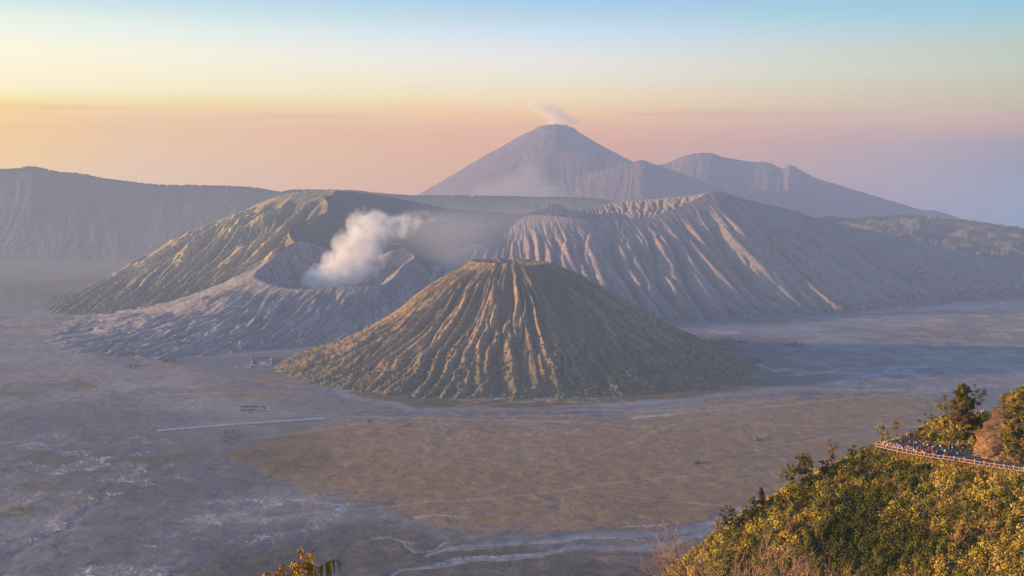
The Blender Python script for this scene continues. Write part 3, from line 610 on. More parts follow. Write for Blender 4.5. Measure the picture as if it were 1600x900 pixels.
    st = np.maximum(st, linem(qx, qy, [(1120, 826), (1060, 850), (1000, 857), (940, 859), (880, 857), (835, 868), (790, 874), (740, 876), (700, 882), (650, 892), (610, 908)], 13, 3))
    st = np.maximum(st, .8 * linem(qx, qy, [(575, 842), (610, 843), (635, 850), (655, 858), (690, 858), (720, 848)], 2.5))
    st = np.maximum(st, .7 * linem(qx, qy, [(450, 575), (500, 600), (560, 625), (640, 640), (720, 646)], 13, 6))
    st = np.maximum(st, .6 * linem(qx, qy, [(640, 640), (800, 640), (950, 632), (1060, 626), (1180, 612), (1320, 610), (1500, 603), (1650, 600)], 6, 7))
    edge = linem(qx, qy + 3.0, [(1060, 850), (1000, 857), (940, 859), (880, 857), (835, 868), (790, 874), (740, 876), (700, 882)], 2.2, 1.6)
    edge2 = linem(qx, qy, [(700, 860), (770, 856), (820, 850), (880, 845), (940, 842), (1000, 836)], 1.8)
    pale += .8 * edge * pat + .45 * edge2
    dk = .9 * linem(qx, qy, [(1040, 862), (990, 867), (940, 868), (890, 866)], 3.0) + .8 * linem(qx, qy, [(430, 845), (480, 832), (560, 822), (640, 815)], 4, 3)
    dk += .6 * linem(qx, qy, [(640, 648), (800, 645), (950, 637), (1060, 631), (1180, 618), (1320, 615)], 2.5) + .6 * linem(qx, qy, [(-20, 900), (60, 850), (130, 800), (200, 740)], 8, 4)
    dk += .5 * linem(qx, qy, [(1180, 545), (1250, 550), (1330, 562), (1430, 574), (1520, 595), (1640, 640)], 20, 34) + .5 * linem(qx, qy, [(100, 560), (180, 552), (280, 556), (345, 536), (400, 540), (450, 546)], 1.6)
    dk += .45 * inpoly(qx, qy, [(160, 770), (250, 740), (420, 755), (330, 800), (200, 900), (60, 900)], 40) + .35 * inpoly(qx, qy, [(-50, 640), (250, 630), (330, 680), (100, 720), (-50, 720)], 40)
    dk += .55 * inpoly(qx, qy, [(180, 915), (300, 868), (470, 830), (620, 812), (820, 838), (1050, 862), (1060, 920)], 22) + .6 * linem(qx, qy, [(470, 838), (420, 852), (340, 872), (250, 900)], 5, 9) + .45 * linem(qx, qy, [(560, 800), (640, 818), (760, 832), (860, 834), (980, 826), (1080, 814)], 3, 4)
    dk += .45 * inpoly(qx, qy, [(510, 765), (620, 772), (640, 800), (520, 800)], 22) + .4 * inpoly(qx, qy, [(290, 850), (480, 815), (640, 812), (560, 835), (330, 880)], 20)
    dk += .5 * linem(qx, qy, [(545, 672), (562, 695), (572, 724)], 1.3) + .4 * linem(qx, qy, [(465, 670), (492, 700), (490, 740), (500, 758)], 1.2) + .6 * linem(qx, qy, [(838, 775), (850, 785), (846, 795)], 9)
    for k in range(26):       # wheel tracks and faint paths crossing the sand
        r_ = random.Random(100 + k); x0, y0 = r_.uniform(-900, 700), r_.uniform(2150, 4300); a0 = r_.uniform(-.5, .9); pts = []
        for q in range(9): pts.append((x0, y0)); x0 += 130 * math.cos(a0); y0 += 130 * math.sin(a0); a0 += r_.uniform(-.22, .22)
        pp = [(800 + F * a_ / b_, HY + F * CAMZ / b_) for a_, b_ in pts if b_ > 1900]
        if len(pp) > 2: (dk, pale)[0][...] += (.5 if k % 2 else 0) * linem(PX, PY, pp, 1.4, soft=1.2); pale += (0 if k % 2 else .35) * linem(PX, PY, pp, 1.4, soft=1.2)
    dk += 0.35 * sst(0.75, 0.97, 1 - np.abs(perlin(X / 210 + .4 * perlin(X / 90, Y / 90, 3), Y / 130, 61)) * 4)
    sunlit_org = .75 * inpoly(qx, qy, [(1520, 514), (1640, 512), (1660, 524), (1540, 523)], 8) + .45 * inpoly(qx, qy, [(700, 618), (980, 618), (960, 628), (760, 630)], 8) + .3 * inpoly(qx, qy, [(1330, 490), (1620, 490), (1600, 505), (1400, 506)], 14)  # sunlit patches of the plain, painted as orange sand
    sunlit_org += .35 * inpoly(qx, qy, [(0, 490), (160, 495), (130, 520), (0, 525)], 14)
    Z = 0.9 * fbm(X / 60, Y / 60, 3, 3) - 1.2 * np.clip(st, 0, 1) - 1.0 * np.clip(dk, 0, 1)
    Z = Z * (1 - inpoly(PX, PY, [(225, 553), (470, 553), (540, 640), (540, 700), (225, 700)], 6))
    V = np.stack([X, Y, Z], -1).reshape(-1, 3)
    keep = np.clip(np.stack([br * (1 - st), gr * (1 - st), np.clip(pale, 0, 1)], -1).reshape(-1, 3), 0, 1)
    k2 = np.clip(np.stack([dk, st, sunlit_org], -1).reshape(-1, 3), 0, 1)
    struct(mesh_np('sand_sea', V, gridfaces(len(px), len(py)), M_floor, attrs={'mask': keep, 'mask2': k2}), 'wide grey and brown plain of volcanic sand with dry stream beds')
floor()

# ------------------------------------------------------------------ haze
def volmat(name, color, density):
    m = bpy.data.materials.new(name); m.use_nodes = True; t = m.node_tree; t.nodes.clear()
    o = t.nodes.new('ShaderNodeOutputMaterial'); v = t.nodes.new('ShaderNodeVolumePrincipled')
    v.inputs['Color'].default_value = (*color, 1); v.inputs['Density'].default_value = density
    t.links.new(v.outputs[0], o.inputs['Volume']); return m, t, v
def box(name, a, b, mat):
    V = [(x, y, z) for x in (a[0], b[0]) for y in (a[1], b[1]) for z in (a[2], b[2])]
    Fq = [(0, 1, 3, 2), (4, 6, 7, 5), (0, 4, 5, 1), (2, 3, 7, 6), (0, 2, 6, 4), (1, 5, 7, 3)]
    return mesh_np(name, V, Fq, mat, False)
M_haze, _, hv = volmat('haze', (0.50, 0.64, 0.95), 5.1e-5)
hz = box('haze', (-6000, -3250, -125), (6350, 19300, 1850), M_haze); hz['kind'] = 'stuff'; hz['label'] = 'pale bluish morning haze filling the caldera'

# ------------------------------------------------------------------ smoke: blobs of density inside one closed hull
def smoke(name, blobs, dens, color, nscale, label, cat, soft=0.55, thr=0.0, namp=1.1):
    """blobs: (x,y,z,rx,ry,rz,weight) in world metres"""
    b = np.array(blobs, float); lo = (b[:, :3] - b[:, 3:6] * 1.25).min(0); hi = (b[:, :3] + b[:, 3:6] * 1.25).max(0)
    m, t, v = volmat(name, color, dens); L = t.links.new
    tcn = t.nodes.new('ShaderNodeNewGeometry'); pos = tcn.outputs['Position']
    nz = t.nodes.new('ShaderNodeTexNoise'); nz.inputs['Scale'].default_value = nscale; nz.inputs['Detail'].default_value = 5; nz.inputs['Roughness'].default_value = .6
    L(pos, nz.inputs['Vector'])
    def M(op, a, bb=None, clamp=False):
        n = t.nodes.new('ShaderNodeMath'); n.operation = op; n.use_clamp = clamp
        for i, q in enumerate((a, bb)):
            if q is None: continue
            if isinstance(q, (int, float)): n.inputs[i].default_value = q
            else: L(q, n.inputs[i])
        return n.outputs[0]
    acc = None
    for q in blobs:
        mpn = t.nodes.new('ShaderNodeMapping'); mpn.vector_type = 'POINT'
        mpn.inputs['Scale'].default_value = (1 / q[3], 1 / q[4], 1 / q[5]); mpn.inputs['Location'].default_value = (-q[0] / q[3], -q[1] / q[4], -q[2] / q[5])
        L(pos, mpn.inputs[0]); ln = t.nodes.new('ShaderNodeVectorMath'); ln.operation = 'LENGTH'; L(mpn.outputs[0], ln.inputs[0])
        f = M('MULTIPLY', M('SUBTRACT', 1.0, ln.outputs['Value'], True), q[6])
        acc = f if acc is None else M('ADD', acc, f)
    acc = M('MINIMUM', acc, 1.0)
    nn = M('MULTIPLY', M('SUBTRACT', nz.outputs[0], 0.5), namp * 2)
    raw = M('MULTIPLY', M('ADD', acc, M('MULTIPLY', nn, M('MINIMUM', M('MULTIPLY', acc, 2.0), 1.0))), 1.0)
    sm = t.nodes.new('ShaderNodeMapRange'); sm.interpolation_type = 'SMOOTHSTEP'; sm.inputs[1].default_value = thr; sm.inputs[2].default_value = thr + soft; L(raw, sm.inputs[0])
    L(M('MULTIPLY', sm.outputs[0], dens), v.inputs['Density'])
    # closed rounded hull round the blobs
    bm = bmesh.new()
    for q in blobs:
        r = bmesh.ops.create_icosphere(bm, subdivisions=2, radius=1.22)
        for vv in r['verts']: vv.co = Vector((q[0] + vv.co.x * q[3], q[1] + vv.co.y * q[4], q[2] + vv.co.z * q[5]))
    h = bmesh.ops.convex_hull(bm, input=bm.verts)
    bmesh.ops.delete(bm, geom=list(set(h['geom_interior'] + h['geom_unused'])), context='VERTS')
    me = bpy.data.meshes.new(name); bm.to_mesh(me); bm.free(); me.materials.append(m)
    o = bpy.data.objects.new(name, me); COL.objects.link(o); tag(o, label, cat, kind='stuff')
    m.cycles.volume_step_rate = 0.5
    return o
def PB(px, py, Y, r, ry=None, rz=None, w=1.0):
    p = P(px, py, Y); k = Y / F; return (p[0], p[1], p[2], r * k, (ry or r) * k, (rz or r) * k, w)
smoke('crater_steam', [PB(520, 434, 5800, 62, 44, 26, 1.6), PB(538, 416, 5850, 60, 44, 32, 1.6), PB(548, 396, 5930, 50, 40, 36, 1.1), PB(562, 374, 5950, 52, 42, 40, 1.1),
                       PB(574, 350, 5980, 46, 40, 36, 1.2), PB(606, 360, 6050, 56, 40, 38, .75), PB(636, 350, 6150, 48, 38, 34, .65), PB(672, 338, 6250, 50, 38, 26, .42), PB(500, 440, 5750, 44, 34, 18, 1.0), PB(590, 400, 6000, 40, 40, 30, .7), PB(580, 428, 5900, 46, 40, 18, .6)],
      0.013, (0.995, 0.99, 0.985), 0.019, 'white steam cloud rising out of the grey crater', 'steam', soft=.8, thr=.30, namp=1.9)
smoke('summit_smoke', [PB(895, 190, 15500, 28, 22, 11, .9), PB(874, 182, 15500, 26, 20, 15, 1.2), PB(858, 173, 15500, 24, 20, 17, 1.5), PB(843, 166, 15500, 20, 18, 15, 1.3), PB(827, 165, 15500, 13, 14, 11, .9), PB(866, 193, 15450, 26, 22, 9, 1.0)],
      0.006, (1.0, 0.94, 0.82), 0.06, 'small plume of smoke leaning off the far volcano summit', 'smoke', soft=.6, thr=.28, namp=1.3)  # cream smoke colour stands in for sunlight on the plume
smoke('drifting_smoke', [PB(810, 296, 12300, 90, 50, 40, .9), PB(835, 262, 12400, 60, 45, 40, .7), PB(760, 300, 12300, 90, 50, 34, .7), PB(880, 306, 12300, 90, 50, 28, .6)],
      0.0011, (0.88, 0.86, 0.90), 0.0025, 'thin mist drifting low in front of the far volcano', 'mist', soft=1.0, thr=.12, namp=1.5)
smoke('valley_mist', [PB(680, 358, 6350, 110, 60, 52, .9), PB(770, 358, 6400, 120, 60, 52, .8), PB(690, 400, 6100, 90, 40, 44, .7), PB(840, 345, 6750, 100, 50, 40, .55), PB(740, 405, 6200, 90, 40, 34, .6)],
      0.0016, (0.90, 0.92, 0.97), 0.0042, 'thin steam haze drifting over the valley behind the cone', 'mist', soft=.9, thr=.05, namp=.6)
# ------------------------------------------------------------------ scrub on the lower slopes of the mountains (one stuff object per mountain)
def ico(sub):
    bm = bmesh.new(); bmesh.ops.create_icosphere(bm, subdivisions=sub, radius=1)
    v = np.array([q.co[:] for q in bm.verts]); f = np.array([[q.index for q in p.verts] for p in bm.faces]); bm.free(); return v, f
ICO1, ICO2 = ico(1), ico(2)
def leaf_mat(name, rough=0.9):
    m = MB(name, rough, 0.05); c = m.attr('tint').outputs['Color']; n = m.noise(0.9, 3)
    return m.done(m.vary(c, n, 0.8, 1.2))
M_leaf = leaf_mat('foliage')
def clumps(name, pts, rad, cols, label, cat='bushes', squash=0.75):
    v0, f0 = ICO1; n = len(pts); k = len(v0)
    jit = 1 + 0.5 * (rng.random((n, k)) - 0.4)
    V = v0[None] * jit[..., None] * rad[:, None, None]; V[..., 2] *= squash
    V = V + np.asarray(pts)[:, None, :]
    Fq = (f0[None] + (np.arange(n) * k)[:, None, None]).reshape(-1, 3)
    o = mesh_np(name, V.reshape(-1, 3), Fq, M_leaf, False, attrs={'tint': np.repeat(cols, k, 0)})
    return tag(o, label, cat, kind='stuff')
def cone_scrub():
    P_, C_, Rr = [], [], []
    flat = np.stack([bX, bY, bZ], -1)
    s, val = bS, bVal
    p = sst(0.35, 0.85, s) * (0.25 + 1.6 * val) * (s < 1.05) * (np.abs(flat[..., 1]) < 4700)
    p = p * (0.4 + sst(-.3, .3, fbm(bX / 90, bY / 90, 3, 3)))
    p[s < 0.05] = 0; w = p * (s + 0.1); w = w.ravel() / w.sum()
    idx = rng.choice(w.size, 7500, replace=False, p=w)
    pts = flat.reshape(-1, 3)[idx]; r = rng.uniform(2.2, 6.5, len(idx)) * rng.uniform(.6, 1.3, len(idx)); pts = pts + np.c_[rng.normal(0, 2, (len(idx), 2)), r * .25]
    base = np.array([0.075, 0.088, 0.045]); t = rng.random((len(idx), 1))
    col = base * (1 - t) + np.array([0.15, 0.125, 0.060]) * t
    return clumps('cone_scrub', pts, r, col * rng.uniform(.7, 1.25, (len(idx), 1)), 'dark scrub in the gullies and round the foot of the ribbed cone')
cone_scrub()
def mesh_scrub(src, name, n, vr, rad, label, cola, colb):
    me = bpy.data.objects[src].data; k = len(me.vertices); co = np.empty(k * 3, np.float32); me.vertices.foreach_get('co', co); co = co.reshape(-1, 3)
    mk = np.empty(k * 4, np.float32); me.attributes['mask'].data.foreach_get('color', mk); mk = mk.reshape(-1, 4)
    w = np.clip(mk[:, 0], 0.02, 1) ** 2 * ((mk[:, 2] > vr[0]) & (mk[:, 2] < vr[1])) * (co[:, 2] > -2); w = w / w.sum()
    idx = rng.choice(k, n, p=w); pts = co[idx] + rng.normal(0, 4, (n, 3)) * [1, 1, .1]; r = rng.uniform(*rad, n)
    t = rng.random((n, 1)); col = np.array(cola) * (1 - t) + np.array(colb) * t
    return clumps(name, pts, r, col, label)
mesh_scrub('ridged_mountain', 'ridge_scrub', 3500, (0.45, 0.93), (3.5, 10), 'grey-green scrub along the foot of the ridged mountain', (.085, .10, .065), (.15, .14, .10))
mesh_scrub('green_mountain', 'slope_scrub', 2200, (0.2, 0.95), (4, 9), 'dark scrub on the lower flank of the green mountain', (.05, .065, .035), (.09, .085, .05))
def crest_trees():
    T = catmull(WL, 2600); keep = (T[:, 0] / T[:, 1] > -.5)
    T = T[keep]; n = len(T); sel = rng.random(n) < np.clip(.7 + .5 * fbm(np.arange(n) / 14, np.zeros(n), 5, 2), .2, 1); T = T[sel]
    r = rng.uniform(5, 13, len(T)); T = T + np.c_[rng.normal(0, 10, (len(T), 2)), r * .3 - 1]
    clumps('crest_trees', T, r, np.tile([.045, .052, .035], (len(T), 1)), 'tiny dark trees lining the crest of the caldera wall', 'trees', 1.0)
    Q = catmull([P(1262, 346, 10400), P(1290, 340, 10400), P(1318, 343, 10400), P(1340, 346, 10350), P(1370, 341, 10300), P(1405, 339, 10300), P(1435, 339, 10200), P(1452, 345, 10200), P(1490, 345, 10100), P(1530, 350, 10000), P(1565, 355, 9900), P(1600, 360, 9900)], 900)
    Q = Q[rng.random(len(Q)) < .5]; r = rng.uniform(7, 15, len(Q)); Q = Q + np.c_[rng.normal(0, 60, (len(Q), 2)), r * .2]
    clumps('hill_trees', Q, r, np.tile([.045, .055, .035], (len(Q), 1)), 'dark trees along the crest of the low right-hand hills', 'trees', 1.0)
crest_trees()
# thickets standing on the sand sea
THK = [((1098, 1165), (529, 538), 150, 'long dark thicket beside the right foot of the ribbed cone'), ((1100, 1150), (545, 560), 60, 'loose scrub below the long thicket at the foot of the cone'),
       ((1163, 1190), (558, 570), 40, 'dark thicket on the grey sand right of the cone, nearest the pale stream bed'), ((1145, 1166), (580, 588), 24, 'small round thicket right of the foot of the cone'),
       ((1225, 1260), (537, 543), 26, 'sparse dark thicket on the blue-grey sand far right of the cone'), ((1458, 1498), (628, 642), 55, 'dark thicket on the sand behind the tall tree of the lookout'),
       ((196, 226), (548, 557), 40, 'flat dark thicket on the grey plain, left of the temple'), ((248, 274), (556, 567), 40, 'dark thicket on the plain nearest to the temple'),
       ((202, 212), (569, 577), 12, 'small dark thicket on the plain, alone on pale grass'), ((340, 380), (672, 694), 46, 'low dark green scrub on the grass below the line of jeeps'),
       ((572, 580), (657, 661), 5, 'lone dark bush on the brown plain right of the row of jeeps'), ((1084, 1092), (722, 726), 5, 'lone dark bush on the brown plain at the right'),
       ((1180, 1186), (684, 690), 5, 'lone dark bush on the brown plain below the ribbed cone'), ((632, 640), (662, 668), 4, 'tiny dark bush on the brown plain in front of the cone')]
for (xa, xb), (ya, yb), n, lab in THK:
    a = rng.random((n, 2)); th = a[:, 0] * 2 * np.pi; rr_ = np.sqrt(a[:, 1])
    pts = np.array([G((xa + xb) / 2 + (xb - xa) / 2 * r_ * math.cos(t), (ya + yb) / 2 + (yb - ya) / 2 * r_ * math.sin(t), 0) for t, r_ in zip(th, rr_)])
    r = rng.uniform(3.0, 7.5, n) * (0.8 if n < 10 else (.38 if n == 46 else 1)); pts[:, 2] = r * .4
    t = rng.random((n, 1)); clumps('thicket', pts, r, np.array([.05, .06, .035]) * (1 - t) + np.array([.10, .095, .055]) * t, lab, 'bushes')

# ------------------------------------------------------------------ lookout hill in the right foreground
ZT = 567.0
def PT(px, Y, z=ZT): return PZ(px, Y, z)
EDGE = [(-60.0, 372.0, 455.0), (0.0, 377.0, 500.0), tuple(P(1035, 903, 380)), tuple(P(1075, 868, 381)), tuple(P(1110, 842, 383)), tuple(P(1150, 814, 385)), tuple(P(1190, 789, 386)), tuple(P(1225, 767, 387)), tuple(P(1262, 747, 388)), tuple(P(1310, 724, 389)), tuple(PT(1367, 390)),
        tuple(PT(1400, 397)), tuple(PT(1425, 405)), tuple(PT(1450, 414)), tuple(PT(1470, 424)), tuple(PT(1500, 434)), tuple(PT(1540, 443)), tuple(PT(1600, 449)), tuple(PT(1700, 455)), (420.0, 455.0, ZT), (900.0, 420.0, ZT)]
EDGE = np.array(EDGE)
NP = np.array([-1254.0, -1292.0, 2549.0]); NP0 = np.array([149.6, 355.0, ZT])
def seg_info(x, y, E):
    d = np.full(x.shape, 1e9); z = np.zeros(x.shape); side = np.zeros(x.shape)
    for i in range(len(E) - 1):
        a, b = E[i], E[i + 1]; ex, ey = b[0] - a[0], b[1] - a[1]; L2 = ex * ex + ey * ey
        t = np.clip(((x - a[0]) * ex + (y - a[1]) * ey) / L2, 0, 1); dx = x - a[0] - t * ex; dy = y - a[1] - t * ey; dd = np.hypot(dx, dy)
        m = dd < d; d = np.where(m, dd, d); z = np.where(m, a[2] + t * (b[2] - a[2]), z); side = np.where(m, ex * (y - a[1]) - ey * (x - a[0]), side)
    return d, z, side
CF = np.array([-0.6965, -0.7176]); CC = np.array([0.7176, -0.6965])
RAILP = np.array([PT(px, Y)[:2] for px, Y in [(1369, 387), (1385, 383.5), (1403, 380), (1417, 377.5), (1432, 375), (1444.5, 372.8), (1458, 371), (1475, 369), (1491, 367), (1507, 365), (1523, 362.5), (1538, 360.5), (1554, 358.5), (1569, 356.5), (1584, 355), (1600, 353), (1640, 349), (1700, 344), (1790, 338)]])
def hill(x, y):
    d, ze, side = seg_info(x, y, EDGE)
    nz_ = NP0[2] - (NP[0] * (x - NP0[0]) + NP[1] * (y - NP0[1])) / NP[2]
    _c = x * CC[0] + y * CC[1]; _f = x * CF[0] + y * CF[1]
    # signed distance below the railing line
    R3 = np.c_[RAILP, np.zeros(len(RAILP))]; dr, _, sr = seg_info(x, y, R3)
    below = np.where(sr < 0, dr, -dr)                        # >0 on the camera side of the railing
    xs = x < RAILP[0, 0]
    und = 2.6 * perlin(_c / 15, _f / 45, 3) + 1.2 * perlin(_c / 6, _f / 14, 4) + .5 * perlin(x / 2.5, y / 2.5, 6)
    nearr = ~xs & (below > 0); nz_ = nz_ + np.where(~xs, 2.2 * np.exp(-np.abs(below) / 8), 2.2 * np.exp(-dr / 8))
    slope = np.where(~xs & (below <= 0) & (dr < 19), ZT, np.minimum(np.minimum(nz_, ZT), np.where(nearr, ZT - .5 - .58 * below, ZT))) + und * sst(1.0, 12, np.maximum(ZT - nz_, 0)) * np.where(~xs & (below <= 1), 0, 1)
    # pull the surface to the crest line near the skyline
    on_slope = x < EDGE[10, 0] + 6
    k = np.exp(-(d / 9.0) ** 2) * on_slope
    inn = slope * (1 - k) + (ze - 0.25 * d) * k
    kn = np.clip(1 - ((x - 151) / 17.5) ** 2 - ((y - 403) / 13.5) ** 2, 0, 1)
    kn2 = np.clip(1 - ((x - 139) / 8) ** 2 - ((y - 403) / 7.5) ** 2, 0, 1)
    inn = inn + 6.0 * sst(0, 1, kn) + (kn > 0) * .4 * perlin(x / 3, y / 3, 9) * kn
    inn = inn + 30 * sst(172, 235, x) * sst(352, 385, y)
    outer = ze - 0.3 * d - 0.75 * np.maximum(d - 1.5, 0) + 2.5 * sst(4, 30, d) * fbm(x / 20, y / 20, 8, 3)
    h = np.where(side > 0, outer, inn)
    # the hill the camera stands on
    rc = np.hypot(x, y); ch = 648.2 - 0.34 * rc - 0.75 * np.maximum(rc - 62, 0) + .8 * perlin(x / 6, y / 6, 12) * sst(6, 20, rc)
    return np.maximum(np.maximum(h, ch), -40 + 0 * x)
def ground_mat():
    m = MB('hillside_soil'); n1 = m.noise(0.25, 5); n2 = m.noise(1.6, 5)
    c = m.mix(m.rng(n1, .4, .6), (0.075, 0.055, 0.022), (0.14, 0.095, 0.04)); c = m.mix(m.rng(n2, .45, .65), c, (0.06, 0.062, 0.024))
    pave = m.sep(m.attr('mask').outputs['Color'])[0]
    pv = m.vary(m.mix(m.rng(n2, .3, .7), (.10, .097, .10), (.14, .132, .13)), n1, .85, 1.15)
    return m.done(m.mix(pave, c, pv), m.math('ADD', n1, n2), .4)
M_soil = ground_mat()
def pave_mask(x, y):
    R3 = np.c_[RAILP, np.zeros(len(RAILP))]; dr, _, sr = seg_info(x, y, R3); d, ze, side = seg_info(x, y, EDGE)
    m1 = (sr > 0) & (dr < 17) & (x > RAILP[0, 0] - 1); kn = ((x - 151) / 17.5) ** 2 + ((y - 403) / 13.5) ** 2; kn2 = ((x - 139) / 8) ** 2 + ((y - 403) / 7.5) ** 2
    flat = (kn > 1) & ~((sr > 0) & (dr < .5)) & (side < 0) & (x > RAILP[0, 0] - 1) & (d < 60)
    return (flat & (m1 | (d < 6))).astype(float)
def hills_mesh():
    gx = np.arange(-15, 262, 0.85); gy = np.arange(300, 470, 0.85); X, Y = np.meshgrid(gx, gy, indexing='ij'); Z = hill(X, Y)
    o = mesh_np('lookout_hill', np.stack([X, Y, Z], -1).reshape(-1, 3), gridfaces(len(gx), len(gy)), M_soil, attrs={'mask': np.repeat(pave_mask(X, Y).reshape(-1, 1), 3, 1)})
    struct(o, 'steep overgrown hillside with a paved lookout terrace on its crest')
    gx = np.arange(-1300, 1500, 14.0); gy = np.arange(-900, 1180, 14.0); X, Y = np.meshgrid(gx, gy, indexing='ij'); Z = hill(X, Y)
    inside = (X > -8) & (X < 255) & (Y > 307) & (Y < 463); Z = np.where(inside, Z - 7, Z)
    nearc = (np.hypot(X, Y) < 75)
    Z = np.where(nearc, Z - 1.5, Z)
    o = mesh_np('hill_flank', np.stack([X, Y, Z], -1).reshape(-1, 3), gridfaces(len(gx), len(gy)), M_soil, attrs={'mask': np.zeros((X.size, 3))})
    struct(o, 'rough lower flanks of the hill around the lookout')
    gx = np.arange(-60, 60.1, 1.0); X, Y = np.meshgrid(gx, gx, indexing='ij'); rc = np.hypot(X, Y); Z = hill(X, Y) - 6 * sst(52, 60, np.maximum(np.abs(X), np.abs(Y)))
    o = mesh_np('viewpoint_ground', np.stack([X, Y, Z], -1).reshape(-1, 3), gridfaces(len(gx), len(gx)), M_soil, attrs={'mask': np.zeros((X.size, 3))})
    struct(o, 'sloping ground just below the viewpoint')
hills_mesh()
def hz_(x, y): return float(hill(np.array([float(x)]), np.array([float(y)]))[0])
def pix(x, y, z): return 800 + F * x / y, HY + F * (CAMZ - z) / y

# ---- leafy vegetation cover of the hillside
GOLD = np.array([.52, .33, .045]); STRAW = np.array([.55, .37, .13]); OLIVE = np.array([.26, .245, .04]); DARK = np.array([.042, .055, .018]); RUST = np.array([.36, .19, .07]); YEL = np.array([.55, .46, .035]); BROWN = np.array([.17, .10, .05])
def leaf_cloud(cen, rad, nleaf, size, col, colj=.25, squash=1.0, up=0.0):
    """returns verts, quads, tints of many small leaf faces spread through ellipsoids"""
    n = len(cen); tot = n * nleaf
    d = rng.normal(size=(tot, 3)); d /= np.linalg.norm(d, axis=1)[:, None]; rr_ = rng.random(tot) ** 0.45
    R_ = np.repeat(rad, nleaf, 0); C_ = np.repeat(cen, nleaf, 0)
    p = C_ + d * rr_[:, None] * R_
    nrm = d + rng.normal(0, .55, (tot, 3)) + [0, 0, up]; nrm /= np.linalg.norm(nrm, axis=1)[:, None]
    t = np.cross(nrm, rng.normal(size=(tot, 3))); t /= np.linalg.norm(t, axis=1)[:, None] + 1e-9; b = np.cross(nrm, t)
    sz = (size if np.isscalar(size) else np.repeat(size, nleaf))
    s1 = (sz * rng.uniform(.6, 1.4, tot))[:, None]; s2 = s1 * rng.uniform(.45, .8, tot)[:, None]
    V = np.stack([p - t * s1, p - b * s2 + nrm * s2 * .3, p + t * s1, p + b * s2 + nrm * s2 * .3], 1).reshape(-1, 3)
    Fq = np.arange(tot * 4).reshape(-1, 4)
    c = np.repeat(col, nleaf, 0) * rng.uniform(1 - colj, 1 + colj, (tot, 1)) * (1 + rng.normal(0, .06, (tot, 3)))
    return V, Fq, np.repeat(np.clip(c, 0.005, .8), 4, 0)
